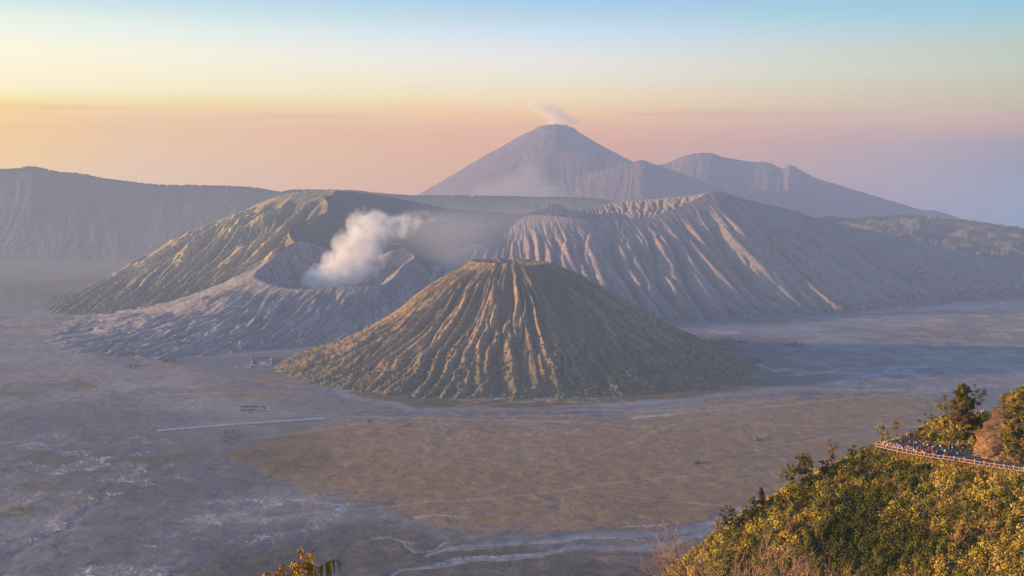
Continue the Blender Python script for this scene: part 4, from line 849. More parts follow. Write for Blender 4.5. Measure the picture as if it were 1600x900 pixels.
def hillside_cover():
    n = 60000; x = rng.uniform(28, 185, n); y = rng.uniform(312, 455, n); z = hill(x, y)
    px, py = pix(x, y, z); d, ze, side = seg_info(x, y, EDGE); pv = pave_mask(x, y)
    R3 = np.c_[RAILP, np.zeros(len(RAILP))]; dr, _, sr = seg_info(x, y, R3)
    ok = (px > 990) & (px < 1680) & (py < 960) & (pv < .5) & ((side < 0) | (d < 7)) & (z > 500)
    ok &= ~((sr < 0) & (dr < .12) & (x > RAILP[0, 0])) & ~((side > 0) & (x > EDGE[10, 0] - 2) & (d < 0.8))
    rock = ((x - 163) / 22) ** 2 + ((y - 373) / 12) ** 2 < 1; ok &= ~rock
    x, y, z, px, py, dr, side = x[ok], y[ok], z[ok], px[ok], py[ok], dr[ok], side[ok]
    m = min(len(x), 11500); x, y, z, px, py, dr, side = (q[:m] for q in (x, y, z, px, py, dr, side))
    f1 = fbm(x / 11, y / 11, 41, 3); f2 = fbm(x / 5, y / 5, 42, 3); f3 = fbm(x / 16, y / 16, 43, 2)
    dk = .9 * np.exp(-(((px - 1340) / 85) ** 2 + ((py - 850) / 60) ** 2)) + .7 * np.exp(-(((px - 1400) / 26) ** 2 + ((py - 735) / 22) ** 2)) + .7 * np.exp(-(((px - 1345) / 26) ** 2 + ((py - 738) / 18) ** 2)) + .5 * np.exp(-(((px - 1480) / 50) ** 2 + ((py - 800) / 18) ** 2))
    yl = .7 * np.exp(-(((px - 1590) / 70) ** 2 + ((py - 830) / 70) ** 2)) + .4 * np.exp(-(((px - 1100) / 70) ** 2 + ((py - 880) / 50) ** 2))
    score = f1 * .6 + f2 * .5 - dk * 1.1 + yl * .6 + rng.normal(0, .15, m)
    typ = np.digitize(score, [-.42, -.14, .08, .38])             # 0 dark, 1 olive, 2 rust/brown, 3 gold, 4 straw/yellow
    col = np.zeros((m, 3)); pick = rng.random(m)
    for k, (a, b) in enumerate([(DARK, OLIVE * .5), (OLIVE, DARK * 1.5), (RUST, OLIVE), (GOLD, OLIVE * 1.3), (STRAW, YEL)]):
        s_ = typ == k; t = (pick[s_] ** 1.5)[:, None]; col[s_] = a * (1 - t) + b * t
    big = np.arange(m) < 1500
    r = np.where(big, rng.uniform(1.1, 2.3, m), rng.uniform(.45, 1.0, m)) * np.where(side > 0, .6, 1.0)
    r = np.where((dr < 4) & (x > RAILP[0, 0]), np.minimum(r, .5), r); r = np.where(((x - 150) / 23) ** 2 + ((y - 403) / 16) ** 2 < 1, np.minimum(r, .8), r)
    keep_ = (f2 > -.42) | (rng.random(m) < .35) | big; x, y, z, r, typ, big, col = (q[keep_] for q in (x, y, z, r, typ, big, col))
    # taller upright shrubs, denser in the dark patches
    sx = rng.uniform(40, 175, 5000); sy = rng.uniform(318, 400, 5000); spx, spy = pix(sx, sy, hill(sx, sy)); sd, sze, sside = seg_info(sx, sy, EDGE); sdr, _, ssr = seg_info(sx, sy, R3)
    w_ = .05 + .9 * np.exp(-(((spx - 1340) / 90) ** 2 + ((spy - 850) / 70) ** 2)) + .25 * (fbm(sx / 9, sy / 9, 77, 2) > .25)
    so = (rng.random(5000) < w_) & (sside < 0) & (ssr < 0) & (sdr > 5) & (spy > 700) & (spx < 1640) & (spx > 1080); sx, sy, spx, spy = sx[so][:420], sy[so][:420], spx[so][:420], spy[so][:420]; k_ = len(sx)
    x = np.r_[x, sx]; y = np.r_[y, sy]; z = np.r_[z, hill(sx, sy)]; r = np.r_[r, rng.uniform(.55, .95, k_)]; typ = np.r_[typ, np.full(k_, 9)]; big = np.r_[big, np.ones(k_, bool)]
    tt = rng.random((k_, 1)); inz = (np.exp(-(((spx - 1340) / 110) ** 2 + ((spy - 850) / 90) ** 2)) > .4)[:, None]; col = np.r_[col, np.where(inz, DARK * 1.2 * (1 - tt) + OLIVE * .7 * tt, BROWN * (1 - tt) + OLIVE * tt)]
    rl = rng.integers(0, len(RAILP) - 1, 900); tt = rng.random((900, 1)); pr = RAILP[rl] * (1 - tt) + RAILP[rl + 1] * tt; dd = RAILP[rl + 1] - RAILP[rl]; dd /= np.hypot(dd[:, 0], dd[:, 1])[:, None]; pr = pr + np.c_[dd[:, 1], -dd[:, 0]] * rng.uniform(.35, 2.4, (900, 1))
    x = np.r_[x, pr[:, 0]]; y = np.r_[y, pr[:, 1]]; z = np.r_[z, hill(pr[:, 0], pr[:, 1]) + .1]; r = np.r_[r, rng.uniform(.3, .6, 900)]; typ = np.r_[typ, rng.integers(1, 5, 900)]; big = np.r_[big, np.zeros(900, bool)]; col = np.r_[col, np.array([OLIVE, RUST, GOLD, STRAW])[typ[-900:] - 1] * .85]; m = len(x)
    rad = np.stack([r, r, r * np.where(typ == 9, rng.uniform(2.0, 3.2, m), np.where(typ == 0, rng.uniform(1.0, 1.6, m), rng.uniform(.6, 1.1, m)))], -1)
    cen = np.stack([x, y, z + rad[:, 2] * .55], -1)
    A1 = leaf_cloud(cen[big], rad[big], 100, 0.26, col[big], .28, up=.3); A2 = leaf_cloud(cen[~big], rad[~big], 16, 0.21, col[~big], .28, up=.3)
    V = np.concatenate([A1[0], A2[0]]); Fq = np.arange(len(V)).reshape(-1, 4); T = np.concatenate([A1[2], A2[2]])
    o = mesh_np('hillside_bushes', V, Fq, M_leaf, False, attrs={'tint': T}); tag(o, 'dense golden and dark green bushes covering the hillside below the railing', 'bushes', kind='stuff')
    # dry grass blades between them
    n = 60000; gx = rng.uniform(28, 185, n); gy = rng.uniform(312, 440, n); gz = hill(gx, gy); px, py = pix(gx, gy, gz); d, ze, side = seg_info(gx, gy, EDGE)
    ok = (px > 1000) & (px < 1660) & (py < 940) & (pave_mask(gx, gy) < .5) & (side < 0) & ~(((gx - 163) / 22) ** 2 + ((gy - 373) / 12) ** 2 < 1)
    gx, gy, gz = gx[ok][:36000], gy[ok][:36000], gz[ok][:36000]; n = len(gx); a = rng.uniform(0, 6.28, n); w = .07; h = rng.uniform(.35, 1.1, n); lean = rng.normal(0, .25, (n, 2))
    A = np.stack([gx - w * np.cos(a), gy - w * np.sin(a), gz], -1); B = np.stack([gx + w * np.cos(a), gy + w * np.sin(a), gz], -1); Cc = np.stack([gx + lean[:, 0], gy + lean[:, 1], gz + h], -1)
    V = np.stack([A, B, Cc], 1).reshape(-1, 3); t = rng.random((n, 1)); c = STRAW * t + GOLD * (1 - t)
    o = mesh_np('dry_grass', V, np.arange(n * 3).reshape(-1, 3), M_leaf, False, attrs={'tint': np.repeat(c * .9, 3, 0)}); tag(o, 'dry straw-coloured grass between the hillside bushes', 'grass', kind='stuff')
hillside_cover()

# ---- trees
def bark(name, c):
    m = MB(name); n = m.noise(4, 4, (1, 1, .3)); return m.done(m.vary(c if not isinstance(c, tuple) else m.mix(0.0, c, c), n, .7, 1.3), n, .05)
M_bark = bark('bark', (0.12, 0.085, 0.06)); M_twig = bark('dry_twigs', (0.27, 0.165, 0.125))
def tube(pts, rad, sides=5):
    pts = np.array(pts, float); n = len(pts); V = []
    for i in range(n):
        d = pts[min(i + 1, n - 1)] - pts[max(i - 1, 0)]; d /= np.linalg.norm(d) + 1e-9
        a = np.cross(d, [0.3, 1, 0.1]); a /= np.linalg.norm(a) + 1e-9; b = np.cross(d, a)
        for k in range(sides):
            t = 2 * math.pi * k / sides; V.append(pts[i] + rad[i] * (a * math.cos(t) + b * math.sin(t)))
    Fq = [(i * sides + k, i * sides + (k + 1) % sides, (i + 1) * sides + (k + 1) % sides, (i + 1) * sides + k) for i in range(n - 1) for k in range(sides)]
    return np.array(V), np.array(Fq)
def join(parts):
    V, Fq, o = [], [], 0
    for v, f in parts: V.append(v); Fq.append(f + o); o += len(v)
    return np.concatenate(V), np.concatenate(Fq)
def empty(name, loc):
    e = bpy.data.objects.new(name, None); e.location = loc; e.empty_display_size = .5; COL.objects.link(e); return e
def branches(base, d, L, r, depth, out, tips, spread=.6, nb=3, curve=.15, upb=.15, dec=.68):
    pts = [np.array(base, float)]; d = np.array(d, float); n = 4
    for i in range(n):
        d = d + rng.normal(0, curve, 3) + [0, 0, upb * .3]; d /= np.linalg.norm(d); pts.append(pts[-1] + d * L / n)
    out.append(tube(pts, [r * (1 - .5 * i / n) for i in range(n + 1)], 5 if depth > 1 else 3))
    if depth == 0: tips.append(pts[-1]); return
    for k in range(nb):
        t = rng.integers(1 if k else 3, n + 1); nd = d + rng.normal(0, spread, 3) + [0, 0, upb]; nd /= np.linalg.norm(nd)
        branches(pts[t], nd, L * rng.uniform(.55, .8), r * dec, depth - 1, out, tips, spread, nb, curve, upb, dec)
def tree(name, x, y, H, W, kind, label, cat='tree', group=None, z=None, cols=(OLIVE, BROWN), crown_lo=.3, dens=1.0, leaf=.19):
    zb = (hz_(x, y) if z is None else z) - .25; e = empty(name, (x, y, zb)); tag(e, label, cat, group)
    out = []; tips = []; tp = [np.array([0, 0, 0.])]
    lean = rng.normal(0, .03, 2)
    for i in range(1, 7): tp.append(np.array([lean[0] * H * i / 6 + rng.normal(0, .012 * H), lean[1] * H * i / 6 + rng.normal(0, .012 * H), H * .96 * i / 6]))
    r0 = .022 * H; out.append(tube(tp, [r0 * (1 - .85 * i / 6) for i in range(7)], 7))
    v, f = join(out); mesh_np('trunk', v, f, M_bark, True, parent=e)
    cen, rad, col = [], [], []; lim = []
    dens = dens * (1.5 if name == 'slope_tree' else 1)
    nL = int((26 if kind == 'tall' else 15) * dens)
    for k in range(nL):
        t = crown_lo + (1 - crown_lo) * (k + rng.random()) / nL; hh = t * H * .97; a = rng.uniform(0, 6.28)
        if kind == 'tall': wr = W * .5 * (1.08 - t) ** .75 * rng.uniform(.6, 1.15)
        elif kind == 'umbrella': wr = W * .5 * (0.35 + .75 * math.sin(math.pi * min(1, (t - crown_lo) / (1 - crown_lo) * .8 + .15))) * rng.uniform(.5, 1.1)
        else: wr = W * .5 * math.sqrt(max(.06, 1 - ((t - .65) / .42) ** 2)) * rng.uniform(.5, 1.1)
        b0 = np.array([lean[0] * hh, lean[1] * hh, hh * .86]); b1 = np.array([lean[0] * hh + wr * math.cos(a), lean[1] * hh + wr * math.sin(a), hh + wr * .12])
        mid = (b0 + b1) / 2 + [0, 0, -.04 * H * rng.random()]; lim.append(tube([b0, mid, b1], [r0 * .3, r0 * .2, r0 * .08], 4))
        for q, sc in ((b1, 1.0), (mid, .75)):
            s_ = H * rng.uniform(.045, .085) * sc * (1.15 if kind != 'tall' else 1.0); cen.append(q + rng.normal(0, s_ * .3, 3)); rad.append([s_ * 1.15, s_ * 1.15, s_ * .8])
            t2 = rng.random(); col.append(np.array(cols[0]) * (1 - t2) + np.array(cols[1]) * t2)
    v, f = join(lim); mesh_np('limbs', v, f, M_bark, True, parent=e)
    V, Fq, T = leaf_cloud(np.array(cen), np.array(rad), int((46 if H > 10 else 30) * dens), leaf, np.array(col), .3)
    mesh_np('crown', V, Fq, M_leaf, False, attrs={'tint': T}, parent=e)
    return e
def at(px, Y): return ((px - 800) / F * Y, Y)
TO = (OLIVE * .62, BROWN * .8); TG = (OLIVE * .8, OLIVE * 1.25)
x, y = at(1506, 397); tree('tall_tree', x, y, 13.4, 10.0, 'tall', 'tallest tree, brown-green and feathery, standing on the knoll behind the terrace', cols=(OLIVE * .62, BROWN * .8), crown_lo=.06, dens=3.0)
x, y = at(1527, 407); tree('tall_tree', x, y, 10.5, 7.5, 'umbrella', 'dark thin tree partly hidden behind the right side of the tallest tree', cols=(DARK, DARK * 1.5), crown_lo=.45, dens=.9)
x, y = at(1478, 404); tree('tree', x, y, 8.5, 9.0, 'round', 'low brown bushy tree at the left foot of the tallest tree', cols=(BROWN, OLIVE), crown_lo=.2, dens=1.0)
x, y = at(1455, 422); tree('tree', x, y, 6.5, 8.0, 'round', 'dark bushy tree behind the crowd on the path', cols=(DARK * 1.2, BROWN * .7), crown_lo=.2, z=ZT - 3, dens=1.0)
x, y = at(1381, 395); tree('tree', x, y, 8.2, 5.2, 'round', 'small olive tree leaning above the left end of the pink railing', cols=TG, crown_lo=.3, z=ZT - 2.0)
x, y = at(1401, 402); tree('tree', x, y, 7.6, 3.0, 'round', 'thin brown tree with a small crown behind the crowd on the terrace', cols=(BROWN, RUST), crown_lo=.6, z=ZT - 1.5, dens=.6)
x, y = at(1333, 389); tree('tree', x, y, 3.6, 3.6, 'round', 'small round dark bush on the skyline left of the railing', 'bush', cols=(DARK, OLIVE), crown_lo=.15)
x, y = at(1300, 388); tree('slope_tree', x, y, 8.8, 4.0, 'umbrella', 'thin half-bare tree on the skyline, nearest the railing', cols=(BROWN, RUST * .8), crown_lo=.35, dens=.65)
x, y = at(1289, 386); tree('slope_tree', x, y, 5.0, 4.6, 'round', 'low bushy tree left of the half-bare tree on the skyline', cols=TO, crown_lo=.2, dens=.9)
x, y = at(1254, 386); tree('slope_tree', x, y, 10.2, 5.8, 'umbrella', 'right-hand tree of the tall pair on the slope skyline', cols=TO, crown_lo=.42, dens=1.1)
x, y = at(1234, 385); tree('slope_tree', x, y, 9.4, 5.4, 'umbrella', 'left-hand tree of the tall pair on the slope skyline', cols=(OLIVE * .8, BROWN), crown_lo=.42, dens=1.0)
x, y = at(1191, 385); tree('slope_tree', x, y, 6.2, 2.8, 'tall', 'narrow dark tree on the skyline halfway down the slope', cols=(DARK, BROWN * .7), crown_lo=.2, dens=.8)
x, y = at(1178, 384); tree('slope_tree', x, y, 5.2, 3.6, 'round', 'short dark tree next to the narrow one, halfway down the slope', cols=(DARK, OLIVE * .6), crown_lo=.2, dens=.8)
x, y = at(1137, 382); tree('slope_tree', x, y, 8.6, 5.2, 'umbrella', 'lowest leafy tree on the skyline, with a loose open crown', cols=TO, crown_lo=.35, dens=1.0)
x, y = at(1120, 381); tree('slope_tree', x, y, 7.0, 4.0, 'umbrella', 'slender golden-brown tree beside the lowest leafy tree', cols=(RUST, OLIVE), crown_lo=.4, dens=.7)
x, y = at(1237, 368); tree('slope_tree', x, y, 7.0, 3.0, 'umbrella', 'thin bare-stemmed tree on the slope below the tall pair', cols=(RUST * .8, BROWN), crown_lo=.5, dens=.5)
x, y = at(1277, 362); tree('slope_tree', x, y, 7.5, 2.6, 'tall', 'slender brown tree standing among the bushes in mid slope', cols=(BROWN, OLIVE), crown_lo=.4, dens=.5)
x, y = at(1503, 341); tree('slope_tree', x, y, 6.5, 3.0, 'tall', 'brown upright shrub below the middle of the railing', 'shrub', cols=(BROWN * 1.2, RUST), crown_lo=.1, dens=.9)

def bare_tree(px, Y, H, lab, depth=4, spread=.55, nb=3, r=.05, n0=4, dirx=0):
    x, y = at(px, Y); zb = hz_(x, y) - .3; e = empty('bare_shrub', (x, y, zb)); tag(e, lab, 'shrub'); out = []; tips = []
    for k in range(n0):
        a = 6.28 * k / n0 + rng.random(); d = np.array([.95 * math.cos(a) + dirx, .5 * math.sin(a), 1.0]); d /= np.linalg.norm(d)
        ob = []; branches((0, 0, 0), d, H * .42, r, depth, ob, tips, spread, nb, .16, .12); v, f = join(ob); mesh_np('branch', v, f, M_twig, True, parent=e)
    return e
bare_tree(1165, 62, 8.0, 'large leafless brown shrub spreading its twigs at the bottom edge', 4, .6, 4, .065, 7)
bare_tree(1128, 66, 6.6, 'smaller leafless shrub left of the large bare one at the bottom edge', 4, .5, 4, .045, 4)
bare_tree(1215, 64, 7.4, 'leafless shrub reaching right at the bottom edge, right of the large bare one', 4, .6, 4, .05, 4, .35)

# ---- plants at the very bottom, close to the camera
def big_leaf_plant():
    x, y = at(468, 22); e = empty('leafy_shrub', (x, y, hz_(x, y) - .1)); tag(e, 'golden-brown leafy shrub poking up at the bottom edge, left of the drooping one', 'shrub')
    zb = e.location.z; top = 650 - 563 / F * 22 - zb; st = []; cen = []; rad = []; col = []
    for k in range(9):
        ox = rng.uniform(-.34, .30); hh = top * rng.uniform(.86, 1.0) - abs(ox + .02) * 0.55; st.append(tube([[rng.normal(0, .06), 0, 0], [ox * .6, rng.normal(0, .05), hh * .5], [ox, rng.normal(0, .08), hh]], [.014, .011, .004], 4))
        for q in range(4):
            cen.append([ox + rng.normal(0, .05), rng.normal(0, .08), hh - q * .13]); rad.append([.10, .10, .08]); t = rng.random(); col.append(np.array([.42, .20, .03]) * t + np.array([.40, .27, .04]) * (1 - t))
    v, f = join(st); mesh_np('stems', v, f, M_bark, True, parent=e)
    V, Fq, T = leaf_cloud(np.array(cen), np.array(rad), 26, .026, np.array(col), .35); mesh_np('leaves', V, Fq, M_leaf, False, attrs={'tint': T}, parent=e)
    for k, (sx, sz, px_) in enumerate([(.10, .16, 0), (.155, .07, 0), (.05, .09, 0)]):
        v, f = tube([[.22 + 0 * k, 0, top - .12], [.22 + sx * .7, 0, top - .06 + sz * .4], [.22 + sx, 0, top + sz]], [.006, .005, .002], 4); mesh_np('twig', v, f, M_twig, True, parent=e)
def droop_plant():
    x, y = at(497, 21); e = empty('drooping_shrub', (x, y, hz_(x, y) - .1)); tag(e, 'shrub with long drooping yellow leaves at the bottom edge of the view', 'shrub')
    zb = e.location.z; top = 650 - 585 / F * 21 - zb
    v, f = tube([[-.06, 0, 0], [-.05, 0, top * .7], [-.02, 0, top - .28], [.04, 0, top - .12], [.16, 0, top - .03], [.26, 0, top - .01]], [.014, .012, .010, .009, .007, .004], 5); mesh_np('stem', v, f, M_bark, True, parent=e)
    def leafm(a, dirx, L, w, droop, c):
        n = 7; t = np.linspace(0, 1, n); xs = a[0] + dirx * L * (t - .35 * t * t) * (1 - .3 * droop); zs = a[2] - droop * L * t ** 1.5 + .08 * L * np.sin(t * 3.1); ws = w * np.sin(np.pi * np.clip(t * .93 + .05, 0, 1)) ** .7
        y0 = a[1] + .04 * np.sin(t * 2); A = np.stack([xs, y0 - ws * .4, zs + ws * .25], -1); Bm = np.stack([xs, y0, zs], -1); Cq = np.stack([xs + ws * .9, y0 + ws * .5, zs + ws * .25], -1)
        V = np.stack([A, Bm, Cq], 1).reshape(-1, 3); return mesh_np('leaf', V, gridfaces(n, 3), M_leaf, True, attrs={'tint': np.tile(c, (len(V), 1))}, parent=e)
    for (ax, az, dx, L, w, dr, c) in [(.27, -.01, .9, .30, .030, .75, (.34, .26, .04)), (.24, -.02, .6, .24, .03, .9, (.40, .20, .05)), (.26, 0, .35, .20, .028, .6, (.42, .22, .05)), (.17, -.03, .5, .30, .045, 1.1, (.44, .36, .04)), (.14, -.04, .2, .34, .055, 1.1, (.46, .34, .05)),
                                      (.09, -.08, -.2, .26, .04, 1.1, (.36, .20, .05)), (.05, -.12, -.5, .20, .035, 1.0, (.32, .22, .05)), (.30, -.02, 1.0, .22, .022, .5, (.22, .20, .04)), (.0, -.22, -.7, .16, .035, .9, (.38, .22, .06)), (.02, -.15, .35, .28, .045, 1.2, (.42, .34, .05)), (.20, -.03, .05, .26, .04, 1.2, (.40, .34, .04))]:
        leafm((ax - .03, rng.normal(0, .02), top + az), dx, L, w, dr, c)
big_leaf_plant(); droop_plant()
x, y = at(436, 23); 
def low_plant():
    e = empty('low_shrub', (x, y, hz_(x, y) - .1)); tag(e, 'low orange-brown shrub just showing at the bottom edge, leftmost of three', 'shrub')
    top = 650 - 592 / F * 23 - e.location.z; cen = []; rad = []; col = []; st = []
    for k in range(6):
        ox = rng.uniform(-.22, .25); hh = top - abs(ox) * .5 - rng.random() * .08; st.append(tube([[0, 0, 0], [ox * .6, 0, hh * .6], [ox, 0, hh]], [.012, .009, .003], 4))
        for q in range(3): cen.append([ox + rng.normal(0, .05), rng.normal(0, .06), hh - q * .1 - .04]); rad.append([.085, .085, .06]); col.append([.40, .20, .04])
    v, f = join(st); mesh_np('stems', v, f, M_bark, True, parent=e); V, Fq, T = leaf_cloud(np.array(cen), np.array(rad), 26, .024, np.array(col), .35); mesh_np('leaves', V, Fq, M_leaf, False, attrs={'tint': T}, parent=e)
low_plant()

# ------------------------------------------------------------------ rock outcrop beside the terrace
def rock_mat():
    m = MB('outcrop_rock'); n1 = m.noise(.16, 5, (1, 1, 1.8)); n2 = m.noise(.9, 6, (1, 1, 2.6), dist=.5); n3 = m.noise(4, 4)
    c = m.mix(m.rng(n1, .42, .58), (.27, .145, .075), (.17, .105, .075)); c = m.mix(m.rng(n2, .5, .62), c, (.34, .21, .12)); c = m.mix(m.rng(n2, .44, .36), c, (.085, .055, .04))
    up = m.sep(m.attr('mask').outputs['Color'])[0]
    c = m.mix(m.math('MULTIPLY', up, m.rng(n1, .30, .5)), c, (.115, .078, .055))
    return m.done(m.vary(c, n3, .75, 1.25), m.math('ADD', n2, m.math('MULTIPLY', n3, .3)), .6)
M_rock = rock_mat()
def rock():
    nu, nv = 260, 130; th = np.linspace(0, 2 * np.pi, nu, endpoint=False); zv = np.linspace(0, 1, nv)
    TH, ZV = np.meshgrid(th, zv, indexing='ij'); z = ZT - 1.5 + 25.5 * ZV
    xl = np.interp(z, [565, 568, 572, 576, 580, 584, 588, 591], [142.3, 142.8, 144.0, 146.2, 149.0, 152.5, 157.5, 168]); xr = np.interp(z, [565, 585, 591], [205, 195, 176]); ry = np.interp(z, [565, 575, 585, 591], [12.5, 11, 7.5, .5])
    cx, sx = np.cos(TH), np.sin(TH); e = .8
    X = (xl + xr) / 2 + (xr - xl) / 2 * np.sign(cx) * np.abs(cx) ** e; Y = 373.5 + ry * np.sign(sx) * np.abs(sx) ** e
    s = X * .5 + z * .9; n = fbm(s / 3.2, Y / 9 + X / 9, 5, 4); n2 = fbm(X / 1.6 + 3, z / 1.4 + Y / 3, 8, 3)
    st = np.abs(perlin((z * .85 + X * .5) / 1.1, Y / 6 + X / 12, 14))
    blk = np.abs(perlin(X / 4.5 + 2, z / 3.6 + Y / 5, 31)) * 2.4; d = 1.4 * n + .35 * n2 - .5 * (1 - sst(0, .2, st)) + 1.1 * (blk - .6); taper = 1 - sst(.93, 1, ZV)
    X = X + cx * d * taper; Y = Y + sx * d * taper; z = z + .5 * n2 * taper
    o = mesh_np('rock_outcrop', np.stack([X, Y, z], -1).reshape(-1, 3), gridfaces(nu, nv, True), M_rock, True, attrs={'mask': np.repeat((sst(ZT + 3.5, ZT + 7.5, z + 2 * n)).reshape(-1, 1), 3, 1)})
    tag(o, 'rugged orange-brown rock outcrop with bushes on it, at the right end of the terrace', 'rock')
    n = 9000; k = rng.integers(0, nu * nv, n); P_ = np.stack([X, Y, z], -1).reshape(-1, 3)[k]; px, py = pix(P_[:, 0], P_[:, 1], P_[:, 2])
    right = sst(1560, 1574, px) * 1.0 + .30 * sst(655, 630, py) + .25 * sst(.1, .4, fbm(P_[:, 0] / 2.5, P_[:, 2] / 2.5, 9, 2)) * sst(1548, 1560, px); low = (px < 1582) & (py > 700)
    ok = (rng.random(n) < right) & (P_[:, 1] < 378) & ~(low & (rng.random(n) < .6)) & (px < 1760); P_ = P_[ok][:1700]; px = px[ok][:1700]
    m = len(P_); t = rng.random((m, 1)); col = np.where(rng.random((m, 1)) < .5, DARK * (1 - t) + OLIVE * .6 * t, OLIVE * (1 - t) + GOLD * .7 * t)
    r = rng.uniform(.4, 1.0, m); V, Fq, T = leaf_cloud(P_ + np.c_[np.zeros((m, 2)), r * .3], np.stack([r, r, r], -1), 34, .20, col, .35)
    o = mesh_np('outcrop_bushes', V, Fq, M_leaf, False, attrs={'tint': T}); tag(o, 'dark green bushes growing over the top and right side of the rock outcrop', 'bushes', kind='stuff')
rock()

# ------------------------------------------------------------------ railing
def flat(name, c, rough=.8, vary=.12, scale=3):
    m = MB(name, rough, .2); n = m.noise(scale, 4); return m.done(m.vary(m.mix(0.0, c, c), n, 1 - vary, 1 + vary))
M_pink = flat('painted_concrete_pink', (.42, .22, .17)); M_cap = flat('pale_concrete', (.55, .45, .36)); M_conc = flat('grey_concrete', (.30, .28, .27))
def boxm(cx, cy, cz, sx, sy, sz, ang=0.0, ch=.0):
    c, s = math.cos(ang), math.sin(ang); V = []
    for dz, k in ((-sz / 2, 1), (sz / 2, 1)):
        for dx, dy in ((-1, -1), (1, -1), (1, 1), (-1, 1)):
            x_, y_ = dx * sx / 2, dy * sy / 2; V.append((cx + c * x_ - s * y_, cy + s * x_ + c * y_, cz + dz))
    return np.array(V), np.array([(0, 3, 2, 1), (4, 5, 6, 7), (0, 1, 5, 4), (1, 2, 6, 5), (2, 3, 7, 6), (3, 0, 4, 7)])
def bevel_mesh(name, sx, sy, sz, bev, mat, cz=None):
    bm = bmesh.new(); bmesh.ops.create_cube(bm, size=1)
    for v in bm.verts: v.co = Vector((v.co.x * sx, v.co.y * sy, v.co.z * sz + (sz / 2 if cz is None else cz)))
    bmesh.ops.bevel(bm, geom=bm.edges[:], offset=bev, segments=1, affect='EDGES'); me = bpy.data.meshes.new(name); bm.to_mesh(me); bm.free(); me.materials.append(mat); return me
def child(name, me, parent, loc=(0, 0, 0), rz=0.0, scale=None):
    o = bpy.data.objects.new(name, me); COL.objects.link(o); o.parent = parent; o.location = loc; o.rotation_euler = (0, 0, rz)
    if scale: o.scale = scale
    return o
def railing():
    e = empty('railing', (RAILP[0, 0], RAILP[0, 1], ZT)); tag(e, 'pink concrete railing with pale post caps along the front edge of the lookout terrace', 'railing')
    post = bevel_mesh('post', .34, .34, 1.22, .03, M_pink); cap = bevel_mesh('post_cap', .46, .46, .16, .05, M_cap); thin = bevel_mesh('thin_post', .2, .2, .98, .02, M_pink)
    me_r = bevel_mesh('top_rail', 1.0, .22, .20, .03, M_pink, 0); me_k = bevel_mesh('kerb', 1.0, .30, .22, .03, M_conc, 0)
    o0 = RAILP[0]
    pts = [(0.0, RAILP[0])]; 
    dense = []
    for i in range(len(RAILP) - 1):
        a, b = RAILP[i], RAILP[i + 1]; L = np.hypot(*(b - a)); k = 1 if L < 5.2 else int(round(L / 3.6))
        for j in range(k): dense.append(a + (b - a) * j / k)
    dense.append(RAILP[-1])
    for i, p in enumerate(dense):
        q = p - o0; ang = 0
        po = child('post', post, e, (q[0], q[1], 0), .75); child('post_cap', cap, po, (0, 0, 1.20))
        if i + 1 < len(dense):
            r = dense[i + 1] - o0; L = math.hypot(*(r - q)); ang = math.atan2(r[1] - q[1], r[0] - q[0]); mid = (q + r) / 2
            child('top_rail', me_r, e, (mid[0], mid[1], .94), ang, (L - .36, 1, 1)); child('kerb', me_k, e, (mid[0], mid[1], .06), ang, (L - .36, 1, 1))
            child('thin_post', thin, e, (mid[0], mid[1], .0), ang, (1, 1, .85))
            if L > 3.4:
                for t in (.25, .75): m2 = q + (r - q) * t; child('thin_post', thin, e, (m2[0], m2[1], 0), ang, (.7, .7, .85))
railing()

